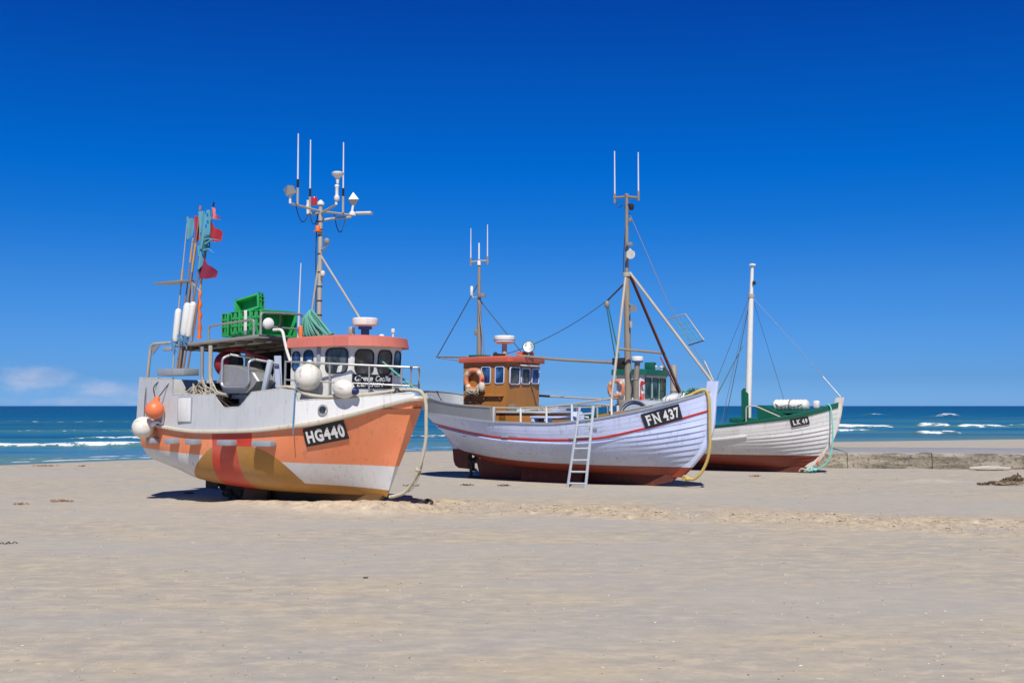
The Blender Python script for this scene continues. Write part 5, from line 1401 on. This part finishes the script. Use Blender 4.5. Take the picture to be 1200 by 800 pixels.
# wheelhouse
wb, wt = 1.2, 3.60
foot = [(-3.05,-1.0),(-2.10,-1.0),(-2.02,-.85),(-2.02,1.25),(-2.10,1.40),(-3.05,1.40)]
wl = MB().loft([[(x,y,wb) for x,y in foot], [(x+(.05 if x > -2.5 else 0),y,wt) for x,y in foot]]).build('wheelhouse', WHITE, lk, smooth=25)
def lwin(F0, F1, u0, u1, z0, z1, off=0):
    f = lambda p: (p[0]+.05*(p[0] > -2.5), p[1])
    return fwin(F0, F1, f(F0), f(F1), u0, u1, z0, z1, .04, wl, GLASS, .07, GREEN, 1.2, 3.60)
lwin(foot[0], foot[1], .52, .92, 2.75, 3.40); 
lwin((-2.02,-.85),(-2.02,1.30), .40, .66, 2.68, 3.48); lwin((-2.02,-.85),(-2.02,1.30), .72, 1.0, 2.68, 3.48)
lwin((-2.02,-.85),(-2.02,1.30), .05, .32, 2.68, 3.48)
mb = MB(); rp = [(-3.22,-1.10),(-2.02,-1.10),(-1.84,-.92),(-1.84,1.38),(-2.02,1.56),(-3.22,1.56)]
mb.loft([[(x,y,3.58) for x,y in rp], [(x,y,3.62) for x,y in rp], [(x,y,3.76) for x,y in rp], [(x*.97-.08,y*.93,3.80) for x,y in rp]]); mb.build('roof', GREEN, wl, smooth=30)
MB().rbox((-1.93,.22,3.54),(.10,2.1,.09)).build('visor', CREAM, wl)
MB().rbox((-2.6,-1.03,1.9),(.9,.05,.07)).build('trim', GREEN, wl)
mb = MB(); mb.rbox((-2.85,-.8,3.98),(.45,.3,.34)); mb.build('roof_box', RUBBER, lk)
mb = MB(); mb.rbox((-2.15,.2,3.94),(.35,.35,.30)); mb.build('roof_box', GREEN, lk)
for x, y, z in ((-2.0,.35,3.80),(-2.0,.95,3.80)): MB().lathe([(.05,0),(.05,.08),(.08,.10),(.06,.18)], (x,y,z), n=12).build('roof_light', CREAM, lk)
MB().prism([(1.05,3.78),(1.5,3.78),(1.4,3.96),(1.15,3.86)], -2.1, -2.0, 'x').build('roof_fin', GREEN, lk)
m = MB().tube([(-1.75,1.60,1.4),(-1.75,1.60,4.02)], .135, 18); m.lathe([(.142,0),(.142,.03)], (-1.75,1.60,2.95), n=18, m=1); m.build('exhaust_pipe', [BEIGEM, GREEN], lk)
# aft deck bits that show between the rails
MB().box((-3.7,-.3,1.75),(1.0,1.6,.5)).build('fish_hold', WOODG, lk)
MB().box((-3.7,-.3,2.06),(1.1,1.7,.14)).build('hold_cover', GREEN, lk)
tb('stern_rail', fillet([(-4.9,-.75,2.05),(-4.9,-.75,2.42),(-3.3,-1.3,2.40),(-3.3,-1.3,1.8)],.08), .022, GALV, lk)
tb('stern_rail', [(-4.1,-1.05,2.41),(-4.1,-1.05,1.85)], .022, GALV, lk)
tb('stern_rail', fillet([(-4.9,.75,2.05),(-4.9,.75,2.45),(-3.3,1.3,2.42),(-3.3,1.3,1.8)],.08), .022, GALV, lk)
# mast in its green tabernacle
m3 = MB().tube([(1.80,0,1.3),(1.92,0,4.5),(2.0,0,6.5)], [.125,.11,.095], 14).tube([(2.0,0,6.48),(2.06,0,7.62)], [.075,.06], 12).build('mast', PVCW, lk)
MB().lathe([(.05,0),(.13,.03),(.13,.08),(.03,.11)], (2.06,0,7.58), n=14).build('mast_cap', PVCW, m3)
MB().lathe([(.12,0),(.12,.12),(.08,.14)], (2.0,0,6.42), n=14).build('mast_band', BEIGEM, m3)
MB().rbox((2.14,-.05,6.95),(.10,.10,.14)).build('navigation_light', RUBBER, m3)
mb = MB(); mb.prism([(1.62,1.3),(1.62,2.95),(1.70,3.05),(1.74,2.9),(1.74,1.3)], -.13, .13, 'y'); mb.prism([(1.74,1.3),(1.74,2.98),(1.90,2.85),(1.90,1.3)], -.16, -.125, 'y'); mb.prism([(1.74,1.3),(1.74,2.98),(1.90,2.85),(1.90,1.3)], .125, .16, 'y'); mb.build('tabernacle', GREEN, m3)
tb('shroud', [(1.98,-.05,6.5),(.45,-1.38,1.75)], .008, ROPED, m3, 6); tb('shroud', [(1.98,.05,6.5),(.45,1.38,1.75)], .012, WIRE, m3, 6)
tb('shroud', [(1.98,-.05,6.5),(1.25,-1.3,1.75)], .009, WIRE, m3, 6)
tb('shroud', [(1.66,-.05,4.6),(.62,-1.36,1.9)], .018, GREEN, m3, 6)
tb('shroud', [(2.03,.03,6.45),(3.05,.9,2.2)], .007, ROPED, m3, 6)
tb('forestay', [(2.04,0,6.45),(4.55,0,3.55),(5.24,0,2.72)], .008, WIRE, m3, 6); tb('stay_chain', [(4.62,0,3.45),(5.24,0,2.72)], .017, GALV, m3, 6)
# deck gear forward
mb = MB(); mb.box((2.0,-.35,1.88),(1.1,1.3,.16)); mb.build('mast_partners', GREEN, lk)
mb = MB(); mb.prism([(2.35,1.75),(2.35,2.42),(2.55,2.42),(3.5,2.02),(3.5,1.75)], -.55, .75, 'y'); mb.build('fore_hatch', GREEN, lk)
mb = MB(); mb.box((3.45,.1,2.18),(1.3,1.0,.12)); mb.build('raft_cradle', GREEN, lk)
tb('bow_rail', fillet([(2.2,-1.35,1.8),(2.2,-1.32,2.38),(2.5,-1.25,2.40),(3.4,-1.02,1.98)],.1), .025, BEIGEM, lk)
tb('frame', fillet([(.35,-1.4,1.65),(.35,-1.35,2.32),(1.05,-1.35,2.36),(1.05,-1.4,1.65)],.06), .025, GALV, lk)
tb('frame', [(.4,-1.36,1.95),(.98,-1.37,1.68)], .025, GALV, lk)
MB().rbox((4.42,-.15,2.45),(.22,.22,.28), bev=.06).build('bollard', PVCW, lk)
# loose things
raft = empty('life_raft', label='white two part life raft canister on the foredeck of the green trimmed boat', cat='life raft'); D_.onto(raft, 3.42, .1, 2.42)
for s in (-1,1):
    m = MB(); rings = []
    for i in range(13):
        u = i/12; x = s*(.03+.62*u); rr = .205*(1-max(0,(u-.75)/.25)**3*.45)
        rings.append([(x, 1.5*rr*math.cos(t), rr*math.sin(t)) for t in [math.pi*2*k/22 for k in range(22)]])
    m.loft(rings)
    for u in (.12,.34,.56,.78):
        m.loft([[(s*(.03+.62*u)+dx, 1.5*r_*math.cos(t), r_*math.sin(t)) for t in [math.pi*2*k/22 for k in range(22)]] for dx, r_ in ((-.025,.20),(-.02,.216),(.02,.216),(.025,.20))])
    m.build('canister_half', PVCW, raft, smooth=40)
MB().tube([(0,.32*math.cos(t),.215*math.sin(t)) for t in [math.pi*2*k/24 for k in range(25)]], .02, 6).build('strap', GREYP, raft)
MB().tube(bez([(-.5,-.31,.05),(-.3,-.36,-.06),(-.05,-.36,.0),(.2,-.36,-.06),(.5,-.3,.04)],4), .014, 6).build('grab_line', ROPED, raft)
lr2 = life_ring('orange and white life ring hanging on the aft end of the white wheelhouse', .29, .08); D_.onto(lr2, -3.0, -1.14, 3.06)
pn = empty('pennant', label='small red pennant standing by the white wheelhouse window', cat='pennant'); D_.onto(pn, -2.02, -.93, 2.55)
MB().tube([(0,-.12,-.6),(0,-.12,.75)], .014, 6).build('pole', REDP, pn)
flag(pn, FLRED, (0,-.12,.78), .26, .22, taper=.1, name='flag'); flag(pn, FLPINK, (0,-.12,.30), .12, .30, taper=.8, name='flag')
MB().lathe([(.05,0),(.05,.4)], (0,-.12,-.2), n=10).build('float', REDP, pn)
mr2 = empty('mooring_rope', label='mint green mooring rope hanging from the bow of the white boat', cat='rope'); D_.onto(mr2)
tb('rope_run', bez([(4.8,-.36,2.46),(4.92,-.42,2.44),(5.0,-.42,2.30),(5.03,-.40,1.9),(5.03,-.36,1.4),(5.0,-.34,1.0),(4.92,-.34,.6),(4.75,-.34,.33),(4.55,-.34,.2),(4.35,-.34,.12)],7), .027, ROPEM, mr2, 10)
MB().ball((4.38,-.34,.13),(.08,.05)).tube(bez([(4.3,-.34,.12),(4.15,-.42,.08),(4.0,-.38,.06)],4), .03).tube(bez([(4.35,-.34,.15),(4.22,-.3,.2),(4.3,-.42,.08)],4), .03).build('knot', ROPEM, mr2)
wb_ = tb('white_float_line', bez([(4.2,-.5,.10),(3.95,-.52,.16),(3.85,-.5,.06)],5), .03, ROPEC, None, 8); D_.onto(wb_); wb_.name = 'rope_end'; tag(wb_, 'short cream rope end lying on the sand under the white bow', 'rope')

# ================================================================== breakwater, driftwood, litter
def concrete():
    m, nt, bs = newmat('weathered_concrete')
    co = objco(nt)
    n1 = noise_(nt, map_(nt, co, (.5,.5,2.2)), 1.6, 8, .7); n2 = noise_(nt, co, 9, 7, .75)
    c = ramp_(nt, n1, [(.34,(.075,.062,.048)),(.46,(.20,.17,.125)),(.56,(.34,.295,.225)),(.72,(.46,.415,.33))])
    c = mix_(nt, math_(nt, 'MULTIPLY', step_(nt, n2, .50, .62), .75), c, (.085,.072,.055,1))
    geo = nd(nt, 'ShaderNodeNewGeometry'); s_ = nd(nt, 'ShaderNodeSeparateXYZ'); nt.links.new(geo.outputs['Normal'], s_.inputs[0])
    topn = noise_(nt, map_(nt, co, (.25,.8,1)), 1.4, 5)
    tc_ = ramp_(nt, topn, [(.35,(.30,.30,.31)),(.65,(.36,.36,.365))])
    c = mix_(nt, step_(nt, s_.outputs[2], .6, .9), c, tc_)
    nt.links.new(c, bs.inputs['Base Color']); bs.inputs['Roughness'].default_value = .85
    bump_(nt, bs, math_(nt, 'ADD', n2, n1), .9, .06); return m
CONC = concrete()
bw = empty('breakwater', (0,0,0), 0, 'long low weathered concrete breakwater behind the white boat', 'breakwater')
FR = [(9.6,44.6),(12.95,44.15),(16.05,43.65),(19.6,43.1),(24.6,42.4),(29.6,41.7),(36,40.8),(44,39.6),(55,38)]
def seg(i):
    (xa,ya),(xb,yb) = FR[i], FR[i+1]; n = 36; rows_ = [(-.3,0),(.06,.0),(.16,.01),(.30,.02),(.44,.015),(.54,.03),(.585,.06),(.60,.12),(.606,.6),(.61,2),(.61,5.6),(.58,5.7),(0,5.75)]
    vs = []; fs = []
    L_ = Vector((xb-xa, yb-ya, 0)); nrm = Vector((-L_.y, L_.x, 0)).normalized()
    for k in range(n+1):
        t = k/n; g_ = .012 if i % 1 == 0 else 0
        p = Vector((xa,ya,0)) + L_*(g_/L_.length + t*(1-2*g_/L_.length))
        for z, d_ in rows_:
            ch = .09*(vn(np.array([p.x*1.7]), np.array([z*6+i]), 90)[0]-.5)+.05*(vn(np.array([p.x*5]), np.array([z*14]), 91)[0]-.5) if z < .6 else 0
            if .5 < z < .606: ch *= 1.5
            q = p + nrm*(d_-ch if d_ < 1 else d_); vs.append((q.x, q.y, z + (.02*(vn(np.array([p.x*2.2]), np.array([0.]), 92)[0]-.5) if z > .5 else 0)))
    m_ = len(rows_)
    for k in range(n):
        for j in range(m_-1): fs.append((k*m_+j,(k+1)*m_+j,(k+1)*m_+j+1,k*m_+j+1))
    fs += [tuple(range(m_)), tuple(n*m_+j for j in range(m_))[::-1]]
    return MB().add(vs, fs).build('concrete_section', CONC, bw, smooth=50)
for i in range(len(FR)-1): seg(i)
RUBBLE = paint('pale_stone', (.50,.46,.38), .9, dirt=.4, rust=.3, grain=.6)
sl = MB(); rings = []
for i in range(9):
    u = i/8; w_ = .16*math.sin(math.pi*min(max(u,.06),.94))**.5
    rings.append([(u*1.45-.7, w_*math.cos(t)*(1+.2*math.sin(i*2+k)), .10*math.sin(t)*w_/.16*(1+.2*math.cos(i*3+k))) for k,t in enumerate([math.pi*2*k/9 for k in range(9)])])
sl.loft(rings); st = sl.build('stone_slab', RUBBLE, None, smooth=25); st.location = (17.75,42.55,.08); st.rotation_euler = (0,0,-.13)
tag(st, 'pale broken stone slab lying at the foot of the breakwater', 'stone')

DRIFT = paint('driftwood', (.11,.075,.045), .9, dirt=.7, grain=.9, bscale=18, bstr=.8, bdist=.03)
DRIFT2 = paint('pale_driftwood', (.26,.20,.135), .9, dirt=.6, grain=.9, bscale=18, bstr=.8, bdist=.03)
WEED = paint('dry_seaweed', (.13,.095,.06), .95, dirt=.5, grain=.8)
def stick(label, x, y, L, r, rz, tilt, mat, forks=2, z0=0, group='driftwood pieces on the sand'):
    root = empty('driftwood', (x, y, gz(x,y)+z0), rz, label, 'driftwood', group)
    pts = [(-L/2+L*i/8, .06*L*math.sin(i*1.3+rz), tilt*L*(i/8)+.02*math.sin(i*2.1)) for i in range(9)]
    MB().tube(bez(pts,3), [max(r*(1-.75*abs(k/24-.4)*1.5),.008)*(1+.22*math.sin(k*1.7)+random.uniform(-.15,.15)) for k in range(25)], 7).build('branch', mat, root)
    for k in range(forks):
        a = Vector(pts[3+2*k]); b = a+Vector((random.uniform(-.1,.25)*L,random.uniform(-.12,.12)*L,random.uniform(.05,.16)*L))
        tb('twig', bez([a,a.lerp(b,.5)+Vector((0,.02,.03)),b],4), [r*.5*(1-.09*i) for i in range(9)], mat, root, 6)
    return root
stick('thick dark driftwood log at the bottom of the heap on the right', 15.0,34.7,1.15,.075,.12,.02,DRIFT,3,.07)
stick('pale driftwood branch resting along the front of the heap on the right', 15.05,34.42,1.0,.055,-.08,.03,DRIFT2,1,.06)
stick('knotty driftwood stump on top of the heap on the right', 15.25,34.8,.62,.075,.5,.16,DRIFT,3,.17)
stick('thin crooked driftwood branch reaching out to the right of the heap', 15.4,34.85,.9,.05,-.25,.10,DRIFT,2,.12)
stick('small low driftwood end poking out left of the heap', 14.35,34.7,.5,.045,.1,.0,DRIFT,0,.04)
tw = stick('short dark twig lying alone on the sand at far left', -8.75,19.95,.28,.014,.45,.02,DRIFT,0,.012)
def weed(label, x, y, L, w_, mat=WEED):
    root = empty('seaweed', (x,y,gz(x,y)), random.uniform(-.2,.2), label, 'seaweed', 'scraps of dry seaweed on the sand')
    mb = MB()
    L *= .75; w_ *= .7
    for k in range(18):
        q_ = Vector((random.gauss(0,.30)*L, random.gauss(0,.3)*w_, .012))
        mb.tube(bez([q_, q_+Vector((random.uniform(-.14,.14)*L,random.uniform(-.2,.2)*w_,random.uniform(.01,.05))), q_+Vector((random.uniform(-.3,.3)*L,random.uniform(-.3,.3)*w_,.0))],3), random.uniform(.006,.012), 5)
    mb.build('strands', mat, root); return root
weed('streak of brown seaweed nearest the water at left', -18.5,45.6,.9,.3,STICK)
weed('brown seaweed scrap right of the streak near the water', -17.1,45.5,.35,.2,STICK)
weed('long brown seaweed streak left of the orange boat', -11.3,28.7,.75,.28,STICK)
weed('small seaweed scrap below and left of the long streak', -12.0,27.9,.3,.12,STICK)
weed('dark scrap of seaweed beside the shadow of the orange stern', -8.8,31.2,.35,.15)
weed('dark seaweed clump between the orange bow and the pale blue stern', -3.0,34.0,.45,.3)
weed('seaweed strands in front of the pale blue stern', -1.35,34.4,.4,.12)
weed('sparse seaweed line in front of the red keel', -.25,34.2,.5,.12)
weed('seaweed crumbs on the sand near the white bow', 8.3,38.9,.4,.2,STICK)
# the dark crooked rope end in the sand beside the orange bow
re_ = tb('rope_end', bez([(-2.25,27.6,.06),(-2.05,27.7,.13),(-1.92,27.5,.10),(-1.93,27.2,.07),(-2.02,27.05,.05)],5), .035, NETG, None, 8); tag(re_, 'dark curl of old rope on the sand just right of the orange bow', 'rope')
for i, (x, y, L_, lb) in enumerate(((-2.05,16.1,.03,'grey pebble with a dark shadow on the sand in the middle foreground'),(4.9,22.8,.035,'lone pebble below the rough band of sand on the right'))):
    m = MB(); m.ball((0,0,L_*.35),(L_,L_*.5),n=12,k=8); o = m.build('pebble', RUBBLE if i % 2 else MUD, None, smooth=60); o.location = (x,y,gz(x,y)); o.scale = (1.3,.9,.8); tag(o, lb, 'pebble')

# crumbs nobody could count: grains of weed, shell and dug sand scattered over the beach
def crumbs(name, n, mat, rmin, rmax, seed, flat=.5, zone=None):
    rs = np.random.RandomState(seed); mb = MB()
    ico = bmesh.new(); bmesh.ops.create_icosphere(ico, subdivisions=1, radius=1); ico.verts.index_update()
    V0 = [v.co.copy() for v in ico.verts]; F0 = [tuple(v.index for v in f.verts) for f in ico.faces]; ico.free()
    k = 0
    while k < n:
        if zone == 'berm':
            x = rs.uniform(-3.2, 16); yb = float(np.interp(x, [p[0] for p in BERM], [p[1] for p in BERM])); y = yb + rs.normal(0, .8)
        else:
            t = rs.rand(); y = 1/(1/9.0*(1-t) + 1/46.0*t); x = rs.uniform(-.5, .5)*y
            if vn(np.array([x*.35]), np.array([y*.5]), 200+seed)[0] < .42 and rs.rand() < .8: continue
        r = rs.uniform(rmin, rmax)*(.6+.025*y); a = rs.uniform(0, 6.28); z = gz(x, y); c_, s_ = math.cos(a), math.sin(a)
        el = rs.uniform(1, 2.2); q = []
        for v in V0:
            j = 1+rs.uniform(-.3,.3); vx, vy, vz = v.x*r*el*j, v.y*r*j, v.z*r*flat*j
            q.append((x+vx*c_-vy*s_, y+vx*s_+vy*c_, z+r*flat*.35+vz))
        mb.add(q, F0); k += 1
    o = mb.build(name, mat, None, smooth=10, fix=False); return tag(o, kind='stuff')
SANDL = paint('loose_sand_lump', (.50,.415,.31), .95, dirt=.2, grain=.5)
SHELL = paint('bleached_shell', (.66,.62,.56), .7, dirt=.2)
tag(crumbs('weed_crumbs', 260, STICK, .005, .014, 5, .5), 'brown crumbs of weed scattered over the open sand', 'weed crumbs')
tag(crumbs('shell_grit', 300, SHELL, .005, .012, 6, .5), 'pale grit of broken shell scattered over the open sand', 'shell grit')
tag(crumbs('sand_lumps', 700, SANDL, .008, .020, 9, .45), 'small clods of pale sand scattered over the beach', 'sand clods')
tag(crumbs('sand_lumps', 900, SANDL, .010, .030, 8, .5, 'berm'), 'loose lumps of churned sand along the rough track', 'sand lumps')

# ------------------------------------------------------------------ camera, sun, sky
cam = bpy.data.cameras.new('camera'); co = bpy.data.objects.new('camera', cam); COL.objects.link(co)
cam.lens = 40; cam.sensor_width = 36; cam.clip_start = .1; cam.clip_end = 40000
co.location = (0, 0, 2.4); co.rotation_euler = (R(90) + math.atan(75.3/1333.33), 0, 0)
SC.camera = co
EL, AZ = R(51), R(-3)                      # sun high behind the camera, a touch to the right
sd = Vector((-math.sin(AZ)*math.cos(EL), -math.cos(AZ)*math.cos(EL), math.sin(EL)))
sun = bpy.data.lights.new('sun', 'SUN'); so = bpy.data.objects.new('sun', sun); COL.objects.link(so)
sun.energy = 4.9; sun.angle = R(.53); sun.color = (1, .955, .89)
so.rotation_euler = sd.to_track_quat('Z', 'Y').to_euler(); so.location = (0,-20,40)

w = bpy.data.worlds.new('World'); SC.world = w; w.use_nodes = True
nt = w.node_tree; bg = nt.nodes['Background']
sky = nd(nt, 'ShaderNodeTexSky'); sky.sky_type = 'NISHITA'; sky.sun_disc = False
sky.sun_elevation = EL; sky.sun_rotation = math.pi + AZ
sky.altitude = 0; sky.air_density = 1.0; sky.dust_density = .25; sky.ozone_density = 4.0
hsv = nd(nt, 'ShaderNodeHueSaturation'); hsv.inputs['Saturation'].default_value = 1.22
nt.links.new(sky.outputs[0], hsv.inputs['Color'])
gen = nd(nt, 'ShaderNodeTexCoord').outputs['Generated']
sp = nd(nt, 'ShaderNodeSeparateXYZ'); nt.links.new(gen, sp.inputs[0])
elev = sp.outputs[2]
# deep polarised blue above, paler towards the horizon
tint = ramp_(nt, math_(nt, 'MULTIPLY', elev, 2.2, clamp=True), [(0.0086, (0.233, 0.531, 1.348)), (0.0547, (0.175, 0.411, 1.02)), (0.1371, (0.159, 0.402, 0.914)), (0.2357, (0.128, 0.404, 0.858)), (0.3495, (0.042, 0.384, 0.86)), (0.4485, (0.003, 0.379, 0.905)), (0.6032, (0.009, 0.328, 0.838)), (0.7429, (0.012, 0.262, 0.776)), (1.0, (0.012, 0.15, 0.4))])
skyc = mix_(nt, 1.0, hsv.outputs[0], tint, 'MULTIPLY')
# low cumulus banks near the horizon
az = math_(nt, 'ARCTAN2', sp.outputs[0], sp.outputs[1])
cv = nd(nt, 'ShaderNodeCombineXYZ'); nt.links.new(az, cv.inputs[0]); nt.links.new(elev, cv.inputs[1])
n1 = noise_(nt, map_(nt, cv.outputs[0], (20, 42, 1), (2.3, .7, 0)), 1.0, 9, .62)
def blob(a0, e0, wa, we, amp):
    da = math_(nt, 'DIVIDE', math_(nt, 'SUBTRACT', az, a0), wa); de = math_(nt, 'DIVIDE', math_(nt, 'SUBTRACT', elev, e0), we)
    r = math_(nt, 'ADD', math_(nt, 'MULTIPLY', da, da), math_(nt, 'MULTIPLY', de, de))
    return math_(nt, 'MULTIPLY', math_(nt, 'POWER', 2.718, math_(nt, 'MULTIPLY', r, -1.0)), amp)
dens = blob(-.397, .021, .032, .016, 1.0)
for b in ((-.335, .013, .048, .010, .9), (-.36, .004, .09, .006, .7), (-.045, .008, .05, .008, .55), (.035, .010, .03, .007, .5), (-.16, .006, .08, .006, .45), (.44, .012, .03, .002, .45), (-.47, .006, .05, .006, .5)):
    dens = math_(nt, 'MAXIMUM', dens, blob(*b))
cl = math_(nt, 'MULTIPLY', dens, step_(nt, math_(nt, 'ADD', n1, math_(nt, 'MULTIPLY', dens, .50)), .64, .92))
shade = noise_(nt, map_(nt, cv.outputs[0], (30, 70, 1)), 1.0, 4)
ccol = mix_(nt, step_(nt, shade, .35, .65), (3.4, 4.3, 6.5, 1), (5.6, 5.7, 6.9, 1))
skyc = mix_(nt, math_(nt, 'MULTIPLY', cl, .52), skyc, ccol)
nt.links.new(skyc, bg.inputs['Color']); bg.inputs['Strength'].default_value = .11
SC.view_settings.view_transform = 'Standard'; SC.view_settings.look = 'None'; SC.view_settings.exposure = 0
SC.cycles.max_bounces = 8
